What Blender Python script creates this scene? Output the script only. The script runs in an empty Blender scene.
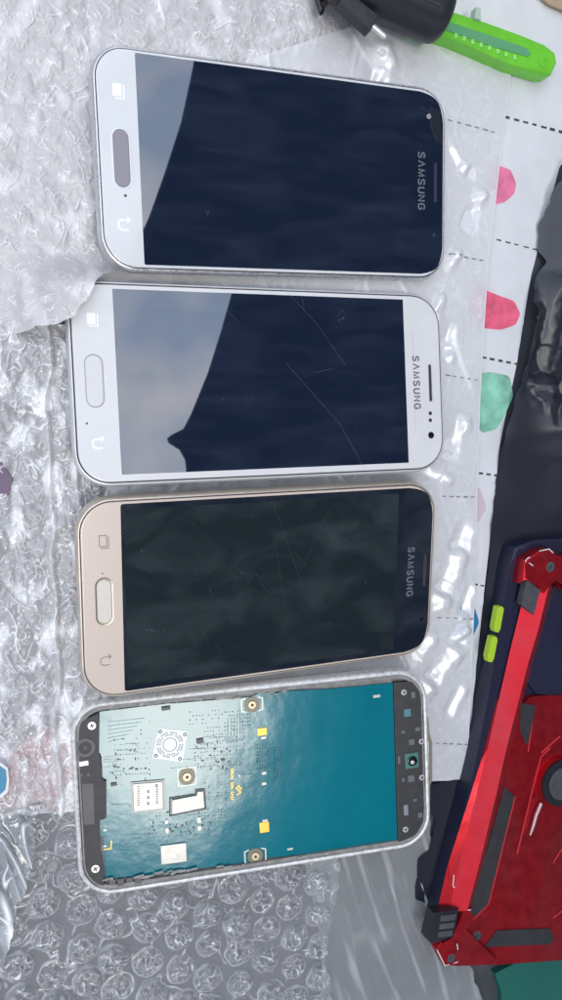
import bpy, bmesh, math, random
import numpy as np
from mathutils import Matrix, Vector, Euler

S = 0.001                     # everything below is written in millimetres
C = bpy.context.scene.collection
random.seed(7)

# ------------------------------------------------------------------ camera
H, FPX, CRX, CRY = 290.18, 800.0, -0.1028, -0.3403
cam = bpy.data.cameras.new("camera")
cam.sensor_fit = 'VERTICAL'
cam.sensor_height = 36.0
cam.lens = 36.0 * FPX / 1000.0
cam.clip_start, cam.clip_end = 0.01, 200
camo = bpy.data.objects.new("camera", cam)
C.objects.link(camo)
camo.location = (0, 0, H * S)
camo.rotation_euler = (CRX, CRY, 0)
bpy.context.scene.camera = camo
CM = Euler((CRX, CRY, 0)).to_matrix()

# ------------------------------------------------------------------ world, sun, exposure
SUN = Vector((-0.03, -0.29, 1.0)).normalized()          # towards the sun
elev = math.asin(SUN.z)
azim = math.atan2(SUN.x, SUN.y)
W = bpy.data.worlds.new("World")
bpy.context.scene.world = W
W.use_nodes = True
wn, wl = W.node_tree.nodes, W.node_tree.links
bg = wn['Background']
sky = wn.new('ShaderNodeTexSky')
sky.sky_type = 'NISHITA'
sky.sun_disc = False
sky.sun_elevation = elev
sky.sun_rotation = azim
sky.dust_density = 1.0
tc = wn.new('ShaderNodeTexCoord')
cn = wn.new('ShaderNodeTexNoise')
cn.inputs['Scale'].default_value = 5.5
cn.inputs['Detail'].default_value = 3
cn.inputs['Roughness'].default_value = 0.5
wl.new(tc.outputs['Generated'], cn.inputs['Vector'])
cr = wn.new('ShaderNodeMapRange')
cr.inputs['From Min'].default_value = 0.40
cr.inputs['From Max'].default_value = 0.66
cr.inputs['To Min'].default_value = 0.0
cr.inputs['To Max'].default_value = 1.0
wl.new(cn.outputs['Fac'], cr.inputs['Value'])
cm_ = wn.new('ShaderNodeMix')
cm_.data_type = 'RGBA'
cm_.inputs[0].default_value = 0.85
cc = wn.new('ShaderNodeMix'); cc.data_type = 'RGBA'      # thin blue-grey veil to thick white cloud
wl.new(cr.outputs['Result'], cc.inputs[0])
cc.inputs[6].default_value = (18.5, 23.0, 30.5, 1)
cc.inputs[7].default_value = (42.0, 41.0, 41.0, 1)
wl.new(cc.outputs[2], cm_.inputs[7])
wl.new(sky.outputs['Color'], cm_.inputs[6])
# an overcast sky is brightest overhead and about a third as bright at the horizon
sx = wn.new('ShaderNodeSeparateXYZ')
wl.new(tc.outputs['Generated'], sx.inputs[0])
zr = wn.new('ShaderNodeMapRange')
zr.inputs['From Min'].default_value = 0.2
zr.inputs['From Max'].default_value = 1.0
zr.inputs['To Min'].default_value = 0.22
zr.inputs['To Max'].default_value = 1.0
wl.new(sx.outputs['Z'], zr.inputs['Value'])
zs = wn.new('ShaderNodeVectorMath'); zs.operation = 'SCALE'
wl.new(cm_.outputs[2], zs.inputs[0]); wl.new(zr.outputs['Result'], zs.inputs['Scale'])
wl.new(zs.outputs['Vector'], bg.inputs['Color'])
bg.inputs['Strength'].default_value = 0.11

sl = bpy.data.lights.new("sun", 'SUN')
sl.energy = 1.1
sl.angle = math.radians(13)
sl.color = (1.0, 0.92, 0.80)
so = bpy.data.objects.new("sun", sl)
C.objects.link(so)
so.rotation_euler = SUN.to_track_quat('Z', 'Y').to_euler()
so.location = SUN * 3

vs = bpy.context.scene.view_settings
vs.view_transform = 'Standard'
vs.look = 'None'
vs.exposure = -0.5
vs.gamma = 1.0
cy = bpy.context.scene.cycles
cy.use_denoising = True
cy.max_bounces = 8
cy.transparent_max_bounces = 16
cy.sample_clamp_indirect = 6

# ------------------------------------------------------------------ helpers
def U(px, py, z=0.0):
    """a point of the table-top world (mm) at height z that the photo shows at (px, py)"""
    d = CM @ Vector(((px - 281) / FPX, -(py - 500) / FPX, -1.0))
    t = (z - H) / d.z
    return Vector((d.x * t, d.y * t, z))

def UP(pts, z=0.0):
    return [U(a, b, z) for a, b in pts]

def link(o, parent=None):
    C.objects.link(o)
    if parent is not None:
        o.parent = parent
    return o

def tag(o, label=None, cat=None, group=None, kind=None):
    for k, v in (('label', label), ('category', cat), ('group', group), ('kind', kind)):
        if v:
            o[k] = v
    return o

def obj(name, bm, m, parent=None, smooth=35, M=None):
    me = bpy.data.meshes.new(name)
    bmesh.ops.recalc_face_normals(bm, faces=bm.faces)
    if M is not None:
        bm.transform(M)
    bm.transform(Matrix.Scale(S, 4))
    bm.to_mesh(me)
    bm.free()
    me.materials.append(m)
    if smooth:
        for p in me.polygons:
            p.use_smooth = True
        me.set_sharp_from_angle(angle=math.radians(smooth))
    o = bpy.data.objects.new(name, me)
    if smooth:
        wn_ = o.modifiers.new("weighted", 'WEIGHTED_NORMAL')
        wn_.keep_sharp = True
        wn_.weight = 90
    return link(o, parent)

def empty(name, loc, rot=(0, 0, 0)):
    o = bpy.data.objects.new(name, None)
    o.empty_display_size = 0.01
    o.location = Vector(loc) * S
    o.rotation_euler = rot
    return link(o)

def rr(L, Wd, r, ins=0.0, n=9, cx=0, cy=0):
    """rounded rectangle ring; r is one radius or four (TL, TR, BR, BL)"""
    R = [r] * 4 if not isinstance(r, (list, tuple)) else r
    out = []
    a, b = L / 2 - ins, Wd / 2 - ins
    for (sx, sy, rad, a0) in ((-1, 1, R[0], 180), (1, 1, R[1], 90), (1, -1, R[2], 0), (-1, -1, R[3], -90)):
        q = max(rad - ins, 0.02)
        for k in range(n + 1):
            t = math.radians(a0 - 90 * k / n)
            out.append((cx + sx * (a - q) + q * math.cos(t), cy + sy * (b - q) + q * math.sin(t)))
    return out

def loft(bm, rings, cap0=True, cap1=True):
    """rings: list of (pts2d, z)"""
    vr = [[bm.verts.new((p[0], p[1], z)) for p in pts] for pts, z in rings]
    n = len(vr[0])
    for A, B in zip(vr, vr[1:]):
        for i in range(n):
            bm.faces.new((A[i], A[(i + 1) % n], B[(i + 1) % n], B[i]))
    if cap0:
        bm.faces.new(vr[0][::-1])
    if cap1:
        bm.faces.new(vr[-1])
    return bm

def rrbox(L, Wd, r, prof, cx=0, cy=0, cap0=True, cap1=True, bm=None, n=9):
    bm = bm or bmesh.new()
    return loft(bm, [(rr(L, Wd, r, i, n, cx, cy), z) for i, z in prof], cap0, cap1)

def prism(pts, z0, z1, bev=0.0, bm=None, seg=2):
    """extruded polygon with its top edge bevelled; pts are 2-D or 3-D (xy used)"""
    own = bmesh.new()
    p = [(q[0], q[1]) for q in pts]
    ar = sum(p[i][0] * p[(i + 1) % len(p)][1] - p[(i + 1) % len(p)][0] * p[i][1] for i in range(len(p)))
    if ar < 0:
        p = p[::-1]
    lo = [own.verts.new((x, y, z0)) for x, y in p]
    hi = [own.verts.new((x, y, z1)) for x, y in p]
    n = len(p)
    own.faces.new(lo[::-1])
    top = own.faces.new(hi)
    for i in range(n):
        own.faces.new((lo[i], lo[(i + 1) % n], hi[(i + 1) % n], hi[i]))
    if bev > 0:
        bmesh.ops.bevel(own, geom=list(top.edges), offset=bev, segments=seg, profile=0.6, affect='EDGES', clamp_overlap=True)
    if bm is None:
        return own
    me = bpy.data.meshes.new("tmp")
    own.to_mesh(me); own.free()
    bm.from_mesh(me)
    bpy.data.meshes.remove(me)
    return bm

def disc(cx, cy, r, z0, z1, bev=0.0, bm=None, n=24):
    return prism([(cx + r * math.cos(2 * math.pi * k / n), cy + r * math.sin(2 * math.pi * k / n)) for k in range(n)], z0, z1, bev, bm)

def ringpiece(cx, cy, r0, r1, z0, z1, bm=None, n=32):
    bm = bm or bmesh.new()
    c = lambda r: [(cx + r * math.cos(2 * math.pi * k / n), cy + r * math.sin(2 * math.pi * k / n)) for k in range(n)]
    return loft(bm, [(c(r0), z0), (c(r0), z1), (c(r1), z1), (c(r1), z0)], False, False)

def box(cx, cy, w, h, z0, z1, bev=0.0, ang=0.0, bm=None):
    c, s = math.cos(ang), math.sin(ang)
    pts = [(cx + x * c - y * s, cy + x * s + y * c) for x, y in ((-w/2, -h/2), (w/2, -h/2), (w/2, h/2), (-w/2, h/2))]
    return prism(pts, z0, z1, bev, bm)

def tube(path, r, bm=None, n=12, cap=True):
    bm = bm or bmesh.new()
    P = [Vector(p) for p in path]
    rs = r if isinstance(r, (list, tuple)) else [r] * len(P)
    prev = None
    up = Vector((0, 0, 1))
    for i, p in enumerate(P):
        t = (P[min(i + 1, len(P) - 1)] - P[max(i - 1, 0)]).normalized()
        a = t.cross(up)
        a = a.normalized() if a.length > 1e-4 else Vector((1, 0, 0))
        b = a.cross(t)
        ring = [bm.verts.new(p + rs[i] * (math.cos(2*math.pi*k/n) * a + math.sin(2*math.pi*k/n) * b)) for k in range(n)]
        if prev:
            for k in range(n):
                bm.faces.new((prev[k], prev[(k+1) % n], ring[(k+1) % n], ring[k]))
        elif cap:
            bm.faces.new(ring[::-1])
        prev = ring
    if cap:
        bm.faces.new(prev)
    return bm

def ribbon(bm, pts, w, zf, close=False):
    """flat stroke of width w along 2-D points; zf is a height or a function of (x, y)"""
    P = [Vector((p[0], p[1])) for p in pts]
    n = len(P)
    Lv = []
    for i in range(n):
        if close:
            a, b = P[i - 1], P[(i + 1) % n]
        else:
            a, b = P[max(i - 1, 0)], P[min(i + 1, n - 1)]
        d0 = (P[i] - a).normalized() if (P[i] - a).length > 1e-9 else (b - P[i]).normalized()
        d1 = (b - P[i]).normalized() if (b - P[i]).length > 1e-9 else d0
        n0, n1 = Vector((-d0.y, d0.x)), Vector((-d1.y, d1.x))
        m = n0 + n1
        m = m.normalized() if m.length > 1e-3 else n0
        k = min(1 / max(m.dot(n0), 0.35), 2.0) * w / 2
        row = []
        for sgn in (1, -1):
            q = P[i] + m * k * sgn
            row.append(bm.verts.new((q.x, q.y, zf(q.x, q.y) if callable(zf) else zf)))
        Lv.append(row)
    rng = range(n) if close else range(n - 1)
    for i in rng:
        A, B = Lv[i], Lv[(i + 1) % n]
        bm.faces.new((A[0], A[1], B[1], B[0]))
    return bm

LET = {'S': ([[(.68,.80),(.60,.95),(.37,1),(.14,.94),(.05,.77),(.13,.6),(.37,.51),(.61,.41),(.69,.24),(.6,.06),(.36,0),(.12,.05),(.02,.22)]], .72),
       'A': ([[(0,0),(.37,1),(.74,0)]], .74),
       'M': ([[(0,0),(.06,1),(.42,.08),(.78,1),(.84,0)]], .84),
       'U': ([[(0,1),(0,.26),(.1,.05),(.34,0),(.58,.05),(.68,.26),(.68,1)]], .68),
       'N': ([[(0,0),(0,1),(.66,0),(.66,1)]], .66),
       'G': ([[(.68,.78),(.58,.95),(.36,1),(.12,.93),(0,.7),(0,.3),(.12,.07),(.36,0),(.6,.06),(.68,.2),(.68,.47),(.42,.47)]], .70)}

def lettering(word, cx, cy, length, cap, z, stroke=.17):
    """word running along local -y with the letters' tops towards +x"""
    tot = sum(LET[c][1] for c in word)
    sc = cap
    gap = (length / sc - tot) / (len(word) - 1)
    bm = bmesh.new()
    u = 0
    for c in word:
        for st in LET[c][0]:
            ribbon(bm, [(cx - cap / 2 + q[1] * sc, cy + length / 2 - (u + q[0]) * sc) for q in st], stroke * sc, z)
        u += LET[c][1] + gap
    return bm

# ------------------------------------------------------------------ noise and sheets
def _h(ix, iy, seed):
    v = (ix * 374761393 + iy * 668265263 + seed * 974634211) & 0xFFFFFFFF
    v = ((v ^ (v >> 13)) * 1274126177) & 0xFFFFFFFF
    return ((v ^ (v >> 16)) & 0xFFFF) / 65535.0 * 2 * np.pi

def noise(x, y, seed=0):
    x = np.asarray(x, float); y = np.asarray(y, float)
    x0 = np.floor(x).astype(np.int64); y0 = np.floor(y).astype(np.int64)
    fx, fy = x - x0, y - y0
    u = fx**3 * (fx * (fx * 6 - 15) + 10); v = fy**3 * (fy * (fy * 6 - 15) + 10)
    def g(dx, dy):
        a = _h(x0 + dx, y0 + dy, seed)
        return np.cos(a) * (fx - dx) + np.sin(a) * (fy - dy)
    return 1.4 * ((g(0,0)*(1-u) + g(1,0)*u)*(1-v) + (g(0,1)*(1-u) + g(1,1)*u)*v)

def fbm(x, y, seed, o=3):
    return sum(noise(x * 2**k, y * 2**k, seed + k) / 2**k for k in range(o))

def creases(x, y, wl, width, seed):
    """thin broken ridges, like the crinkles of a plastic film"""
    X, Y = x / wl, y / wl
    wx, wy = noise(X * .6, Y * .6, seed + 50), noise(X * .6 + 9, Y * .6, seed + 51)
    n = noise(X + 1.1 * wx, Y + 1.1 * wy, seed)
    m = np.clip(noise(X * .9 + 31, Y * .9, seed + 7) * 1.6 + .45, 0, 1)
    return np.exp(-(n / width) ** 2) * m

def sstep(a, b, x):
    t = np.clip((x - a) / (b - a), 0, 1)
    return t * t * (3 - 2 * t)

def inpoly(px, py, poly):
    ins = np.zeros(px.shape, bool)
    n = len(poly)
    for i in range(n):
        x0, y0 = poly[i][0], poly[i][1]
        x1, y1 = poly[(i + 1) % n][0], poly[(i + 1) % n][1]
        if abs(y1 - y0) < 1e-9:
            continue
        c = ((y0 > py) != (y1 > py)) & (px < (x1 - x0) * (py - y0) / (y1 - y0) + x0)
        ins ^= c
    return ins

def sheet(name, poly, step, hf, m, parent=None, rag=0.0, seed=1):
    """a thin sheet: the height function hf over a polygon (mm); hf may also return where its creases are painted white"""
    dense = []
    for a, b in zip(poly, list(poly[1:]) + [poly[0]]):
        k = max(1, int(math.hypot(b[0] - a[0], b[1] - a[1]) / 1.2))
        dense += [(a[0] + (b[0] - a[0]) * t / k, a[1] + (b[1] - a[1]) * t / k) for t in range(k)]
    D = np.array(dense)
    if rag:
        D = D + rag * np.stack([fbm(D[:, 0] / 6, D[:, 1] / 6, seed + 90), fbm(D[:, 0] / 6, D[:, 1] / 6, seed + 95)], 1)
    lo, hi = D.min(0), D.max(0)
    nx = int((hi[0] - lo[0]) / step) + 4; ny = int((hi[1] - lo[1]) / step) + 4
    X, Y = np.meshgrid(lo[0] - step * 1.5 + np.arange(nx) * step, lo[1] - step * 1.5 + np.arange(ny) * step)
    ins = inpoly(X, Y, D)
    cell = ins[:-1, :-1] | ins[1:, :-1] | ins[:-1, 1:] | ins[1:, 1:]
    idx = np.arange(nx * ny).reshape(ny, nx)
    q = np.stack([idx[:-1, :-1][cell], idx[:-1, 1:][cell], idx[1:, 1:][cell], idx[1:, :-1][cell]], 1)
    used, inv = np.unique(q, return_inverse=True)
    inv = inv.reshape(q.shape)
    x, y, i_ = X.ravel()[used].copy(), Y.ravel()[used].copy(), ins.ravel()[used]
    A, B = D, np.roll(D, -1, 0)
    AB = B - A; L2 = (AB ** 2).sum(1) + 1e-12
    for k in np.nonzero(~i_)[0]:                      # pull the outermost ring of vertices onto the outline
        P = np.array([x[k], y[k]])
        t = np.clip(((P - A) * AB).sum(1) / L2, 0, 1)
        Q = A + AB * t[:, None]
        j = ((Q - P) ** 2).sum(1).argmin()
        x[k], y[k] = Q[j]
    z = hf(x, y)
    cr = None
    if isinstance(z, tuple):
        z, cr = z
    V = np.stack([x, y, z], 1) * S
    me = bpy.data.meshes.new(name)
    me.vertices.add(len(V)); me.vertices.foreach_set("co", V.ravel().astype(np.float32))
    me.loops.add(q.size); me.loops.foreach_set("vertex_index", inv.ravel().astype(np.int32))
    me.polygons.add(len(q)); me.polygons.foreach_set("loop_start", (np.arange(len(q)) * 4).astype(np.int32))
    me.update(calc_edges=True)
    me.polygons.foreach_set("use_smooth", np.ones(len(q), bool))
    if cr is not None:
        at = me.attributes.new("crease", 'FLOAT', 'POINT')
        at.data.foreach_set("value", np.clip(cr, 0, 1).astype(np.float32))
    me.materials.append(m)
    return link(bpy.data.objects.new(name, me), parent)

# ------------------------------------------------------------------ materials
def mat(name, col, rough=.5, metal=0.0, spec=.5, coat=0.0, coat_rough=.05, var=0.0, vscale=200, bump=0.0, bscale=800, rvar=0.0, trans=0.0, alpha=1.0, ior=1.5, grease=None, gscale=(25, 120, 1), gturn=.6):
    m = bpy.data.materials.new(name)
    m.use_nodes = True
    N, L = m.node_tree.nodes, m.node_tree.links
    b = N['Principled BSDF']
    b.inputs['Base Color'].default_value = (*col, 1)
    b.inputs['Roughness'].default_value = rough
    b.inputs['Metallic'].default_value = metal
    b.inputs['Specular IOR Level'].default_value = spec
    b.inputs['Coat Weight'].default_value = coat
    b.inputs['Coat Roughness'].default_value = coat_rough
    b.inputs['Transmission Weight'].default_value = trans
    b.inputs['Alpha'].default_value = alpha
    b.inputs['IOR'].default_value = ior
    g = N.new('ShaderNodeTexCoord')
    if var or rvar:
        t = N.new('ShaderNodeTexNoise')
        t.inputs['Scale'].default_value = vscale
        t.inputs['Detail'].default_value = 6
        t.inputs['Roughness'].default_value = .6
        L.new(g.outputs['Object'], t.inputs['Vector'])
        if var:
            r = N.new('ShaderNodeMapRange')
            r.inputs['From Min'].default_value = .3; r.inputs['From Max'].default_value = .7
            r.inputs['To Min'].default_value = 1 - var; r.inputs['To Max'].default_value = 1 + var
            L.new(t.outputs['Fac'], r.inputs['Value'])
            mx = N.new('ShaderNodeVectorMath'); mx.operation = 'SCALE'
            mx.inputs[0].default_value = col
            L.new(r.outputs['Result'], mx.inputs['Scale'])
            L.new(mx.outputs['Vector'], b.inputs['Base Color'])
        if rvar:
            r = N.new('ShaderNodeMapRange')
            r.inputs['From Min'].default_value = .3; r.inputs['From Max'].default_value = .7
            r.inputs['To Min'].default_value = max(0.0, rough - rvar); r.inputs['To Max'].default_value = rough + rvar
            L.new(t.outputs['Fac'], r.inputs['Value'])
            L.new(r.outputs['Result'], b.inputs['Roughness'])
    if grease:                       # finger grease wiped over the glass in streaks
        mp = N.new('ShaderNodeMapping'); mp.inputs['Rotation'].default_value = (0, 0, gturn); mp.inputs['Scale'].default_value = gscale
        L.new(g.outputs['Object'], mp.inputs['Vector'])
        tg = N.new('ShaderNodeTexNoise'); tg.inputs['Scale'].default_value = 1.0; tg.inputs['Detail'].default_value = 4; tg.inputs['Distortion'].default_value = .8
        L.new(mp.outputs['Vector'], tg.inputs['Vector'])
        rg = N.new('ShaderNodeMapRange'); rg.inputs['From Min'].default_value = .42; rg.inputs['From Max'].default_value = .8
        L.new(tg.outputs['Fac'], rg.inputs['Value'])
        mg = N.new('ShaderNodeMix'); mg.data_type = 'RGBA'
        L.new(rg.outputs['Result'], mg.inputs[0]); mg.inputs[6].default_value = (*col, 1); mg.inputs[7].default_value = (*grease, 1)
        L.new(mg.outputs[2], b.inputs['Base Color'])
    if bump:
        t2 = N.new('ShaderNodeTexNoise')
        t2.inputs['Scale'].default_value = bscale
        t2.inputs['Detail'].default_value = 4
        L.new(g.outputs['Object'], t2.inputs['Vector'])
        bp = N.new('ShaderNodeBump')
        bp.inputs['Strength'].default_value = bump
        bp.inputs['Distance'].default_value = .0004
        L.new(t2.outputs['Fac'], bp.inputs['Height'])
        L.new(bp.outputs['Normal'], b.inputs['Normal'])
    return m

def film(name, col, alpha, rough=.12, facing=.5, bump=.3, bscale=500, spec=.5, white=.0):
    """clear plastic film: part see-through, milkier where it is seen edge on"""
    m = bpy.data.materials.new(name)
    m.use_nodes = True
    N, L = m.node_tree.nodes, m.node_tree.links
    b = N['Principled BSDF']; out = N['Material Output']
    b.inputs['Base Color'].default_value = (*col, 1)
    b.inputs['Roughness'].default_value = rough
    b.inputs['Specular IOR Level'].default_value = spec
    tr = N.new('ShaderNodeBsdfTransparent')
    lw = N.new('ShaderNodeLayerWeight'); lw.inputs['Blend'].default_value = .35
    g = N.new('ShaderNodeTexCoord')
    t = N.new('ShaderNodeTexNoise'); t.inputs['Scale'].default_value = 60; t.inputs['Detail'].default_value = 5
    L.new(g.outputs['Object'], t.inputs['Vector'])
    a1 = N.new('ShaderNodeMath'); a1.operation = 'MULTIPLY_ADD'
    L.new(lw.outputs['Facing'], a1.inputs[0]); a1.inputs[1].default_value = facing; a1.inputs[2].default_value = alpha
    a2 = N.new('ShaderNodeMath'); a2.operation = 'MULTIPLY_ADD'; a2.use_clamp = True
    L.new(t.outputs['Fac'], a2.inputs[0]); a2.inputs[1].default_value = .3 * min(alpha, .6)
    a3 = N.new('ShaderNodeMath'); a3.operation = 'SUBTRACT'
    L.new(a1.outputs[0], a3.inputs[0]); a3.inputs[1].default_value = .15 * min(alpha, .6)
    L.new(a3.outputs[0], a2.inputs[2])
    if bump:
        t2 = N.new('ShaderNodeTexNoise'); t2.inputs['Scale'].default_value = bscale; t2.inputs['Detail'].default_value = 5
        t2.inputs['Distortion'].default_value = .6
        L.new(g.outputs['Object'], t2.inputs['Vector'])
        bp = N.new('ShaderNodeBump'); bp.inputs['Strength'].default_value = bump; bp.inputs['Distance'].default_value = .0006
        L.new(t2.outputs['Fac'], bp.inputs['Height'])
        L.new(bp.outputs['Normal'], b.inputs['Normal'])
    a4 = a2
    if white:                      # creases drawn milky, the white glints on the folds painted in with them
        at = N.new('ShaderNodeAttribute'); at.attribute_name = "crease"
        a4 = N.new('ShaderNodeMath'); a4.operation = 'MULTIPLY_ADD'; a4.use_clamp = True
        L.new(at.outputs['Fac'], a4.inputs[0]); a4.inputs[1].default_value = white; L.new(a2.outputs[0], a4.inputs[2])
        mc = N.new('ShaderNodeMix'); mc.data_type = 'RGBA'
        L.new(at.outputs['Fac'], mc.inputs[0]); mc.inputs[6].default_value = (*col, 1); mc.inputs[7].default_value = (.95, .95, .96, 1)
        L.new(mc.outputs[2], b.inputs['Base Color'])
    mx = N.new('ShaderNodeMixShader')
    L.new(a4.outputs[0], mx.inputs[0]); L.new(tr.outputs[0], mx.inputs[1]); L.new(b.outputs[0], mx.inputs[2])
    gl = N.new('ShaderNodeBsdfGlossy'); gl.inputs['Roughness'].default_value = rough
    fr = N.new('ShaderNodeFresnel'); fr.inputs['IOR'].default_value = 1.5
    if bump:
        L.new(bp.outputs['Normal'], gl.inputs['Normal']); L.new(bp.outputs['Normal'], fr.inputs['Normal'])
    mx2 = N.new('ShaderNodeMixShader')
    L.new(fr.outputs[0], mx2.inputs[0]); L.new(mx.outputs[0], mx2.inputs[1]); L.new(gl.outputs[0], mx2.inputs[2])
    L.new(mx2.outputs[0], out.inputs['Surface'])
    return m

M_ = dict(
    table=mat("dark table", (.07, .075, .085), .6, var=.25, vscale=40),
    ground=mat("ground", (.2, .19, .18), .9, var=.2, vscale=8),
    sheetw=mat("white printed sheet", (.72, .722, .735), .38, var=.05, vscale=60, bump=.15, bscale=400),
    ink=mat("dark ink", (.05, .05, .06), .6),
    inkf=mat("faded ink", (.22, .22, .24), .6),
    wrapA=film("pale bubble film", (.66, .635, .635), .80, .38, .12, .08, 1100, white=.28),
    wrapB=film("crumpled bubble film", (.74, .73, .74), .50, .2, .4, .10, 900, white=.5),
    wrapC=film("clear bubble film", (.76, .77, .80), .19, .12, .5, .10, 900, white=.8),
    filmD=film("crumpled clear film", (.70, .75, .80), .24, .1, .45, .12, 500, white=.7),
    filmE=film("smoky clear film", (.70, .72, .73), .27, .22, .4, .05, 120, white=.18),
    filmF=film("frosted bag film", (.86, .86, .875), .70, .22, .2, .04, 120, white=.4),
    silver=mat("silver rim", (.62, .62, .64), .3, .7, var=.12, vscale=300, rvar=.1),
    silver2=mat("pearl white rim", (.66, .66, .66), .3, .25, var=.06, vscale=300),
    gold=mat("champagne rim", (.66, .58, .49), .32, .6, var=.1, vscale=300),
    worn=mat("worn metal rim", (.78, .77, .74), .35, .35, var=.25, vscale=500, rvar=.12),
    whitep=mat("white glass front", (.70, .71, .715), .12, spec=.5, coat=.3, var=.03, vscale=90),
    whitep2=mat("white plastic front", (.71, .705, .70), .22, spec=.5, coat=.2, var=.03, vscale=90),
    champ=mat("champagne front", (.66, .55, .47), .25, spec=.5, coat=.2, bump=.03, bscale=3000),
    gap=mat("dark gap", (.03, .03, .035), .6),
    screen=mat("screen glass", (.008, .015, .036), .015, spec=1.0, coat=1.0, coat_rough=.01, ior=1.65, grease=(.022, .032, .058), gscale=(30, 110, 1), gturn=.75),
    screen2=mat("scuffed screen glass", (.012, .017, .028), .06, spec=.9, coat=.35, coat_rough=.03, grease=(.035, .043, .055), gscale=(40, 70, 1), gturn=-.5),
    display=mat("display area", (.014, .022, .026), .08, spec=.9, coat=.35, coat_rough=.04, grease=(.042, .055, .06), gscale=(40, 75, 1), gturn=-.9),
    logo=mat("grey logo print", (.2, .205, .23), .4, .3),
    logo2=mat("dark logo print", (.11, .115, .125), .4),
    mauve=mat("mauve button", (.29, .27, .31), .4),
    btn=mat("white button", (.7, .69, .67), .3),
    btng=mat("ivory button", (.68, .63, .56), .3),
    chrome=mat("bright metal", (.8, .8, .8), .3, .5),
    iconw=mat("mirror icon print", (.95, .95, .95), .25),
    iconb=mat("brown icon print", (.22, .17, .15), .5),
    black=mat("black plastic", (.018, .02, .027), .38, bump=.1, bscale=1500),
    soot=mat("matte black plastic", (.03, .03, .034), .5, var=.25, vscale=250),
    dgrey=mat("dark grey plastic", (.075, .075, .085), .42, var=.2, vscale=250),
    mgrey=mat("grey plastic ledge", (.24, .23, .22), .5, var=.3, vscale=350),
    lens=mat("lens glass", (.01, .012, .02), .05, spec=.8),
    pcb=mat("teal circuit board", (.002, .165, .21), .14, spec=.46, var=.06, vscale=60, bump=.45, bscale=55),
    pcbline=mat("board trace", (.01, .10, .14), .4),
    via=mat("solder dot", (.006, .05, .065), .5, .0),
    shield=mat("tin shield", (.52, .52, .49), .38, .45, var=.12, vscale=350, bump=.1, bscale=500),
    sticker=mat("grey sticker", (.8, .81, .8), .35),
    stickerink=mat("sticker print", (.1, .12, .13), .6),
    solder=mat("solder", (.5, .52, .5), .4, .6),
    goldpad=mat("gold pad", (.7, .42, .08), .35, .7),
    steel=mat("screw steel", (.5, .5, .5), .35, .9),
    brass=mat("brass screw", (.45, .38, .27), .4, .9),
    red=mat("red metallic lacquer", (.50, .017, .028), .38, metal=.75, spec=.4, grease=(.40, .04, .05), gscale=(50, 25, 1), bump=.06, bscale=900, rvar=.08),
    redline=mat("bare red edge", (.6, .03, .04), .4),
    navy=mat("navy rubber", (.012, .014, .04), .45),
    lime=mat("lime rubber", (.42, .62, .03), .5),
    bag=mat("black bag plastic", (.022, .025, .036), .36, spec=.6, bump=.05, bscale=90),
    green=mat("green plastic", (.24, .8, .06), .33, trans=.35, var=.12, vscale=120),
    dkgreen=mat("dark green rail", (.12, .36, .17), .35),
    tealcard=mat("green card", (.005, .13, .10), .55, var=.1, vscale=50),
    bluecard=mat("blue card", (.01, .22, .38), .4),
    whitecard=mat("white card", (.75, .75, .75), .4),
    redpack=mat("red packet", (.55, .06, .09), .4, var=.4, vscale=90),
    purple=mat("purple packet", (.12, .07, .14), .4),
    card=mat("brown cardboard", (.42, .30, .2), .8, var=.1, vscale=100),
    pink=mat("pink ink", (.8, .2, .34), .45, var=.25, vscale=140),
    redink=mat("red ink", (.82, .13, .22), .45, var=.3, vscale=140),
    greenink=mat("green ink", (.25, .56, .41), .45, var=.4, vscale=90),
    blueink=mat("blue ink", (.02, .19, .42), .45),
    silhouette=mat("added dark silhouette", (.05, .065, .10), .85),
    scratch=mat("scratch", (.4, .45, .5), .4, alpha=.24),
    dust=mat("dust", (.45, .47, .5), .6, alpha=.4),
)

# ------------------------------------------------------------------ ground, table, canopy
bm = bmesh.new(); bmesh.ops.create_grid(bm, x_segments=1, y_segments=1, size=60000)
tag(obj("ground", bm, M_['ground'], smooth=0, M=Matrix.Translation((0, 0, -760))), kind='structure')
tag(obj("table", prism([(-420, -520), (820, -520), (820, 520), (-420, 520)], -30, 0, 2), M_['table'], smooth=0),
    "dark grey table top under the wraps and phones", "table", kind='structure')

# dark canopy above: added out of view, shaped for the screens' dark reflection
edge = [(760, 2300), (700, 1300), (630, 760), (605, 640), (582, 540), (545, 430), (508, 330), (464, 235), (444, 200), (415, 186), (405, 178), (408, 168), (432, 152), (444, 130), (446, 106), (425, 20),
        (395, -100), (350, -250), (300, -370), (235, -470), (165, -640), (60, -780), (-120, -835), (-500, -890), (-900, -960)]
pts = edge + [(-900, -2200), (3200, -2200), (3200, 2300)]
tag(obj("overhead_silhouette", prism(pts, 1500, 1512), M_['silhouette'], smooth=0),
    "dark canopy added unseen above the table, its curved edge mirrored in the phone screens", "silhouette")

# ------------------------------------------------------------------ sheets on the table
def hG(X, Y):
    return 1.6 + .5 * fbm(X / 45, Y / 45, 3, 3) + .35 * creases(X, Y, 30, .12, 4) + .15 * creases(X, Y, 11, .12, 6)
root = empty("printed_sheet", U(500, 300, 0))
def atw(o, r):            # keep a world-space mesh where it is under a moved root
    o.matrix_parent_inverse = Matrix.Translation(-r.location)
    return o
tag(root, "white plastic sheet printed with dashed lines and coloured shapes, right of the phones", "printed sheet")
polyG = UP([(300, -60), (680, -60), (640, 120), (560, 165), (531, 275), (515, 370), (500, 445), (484, 590), (474, 690), (467, 781), (430, 781), (300, 790)], 1.6)
atw(sheet("sheet", polyG, 1.5, hG, M_['sheetw'], root), root)

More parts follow.
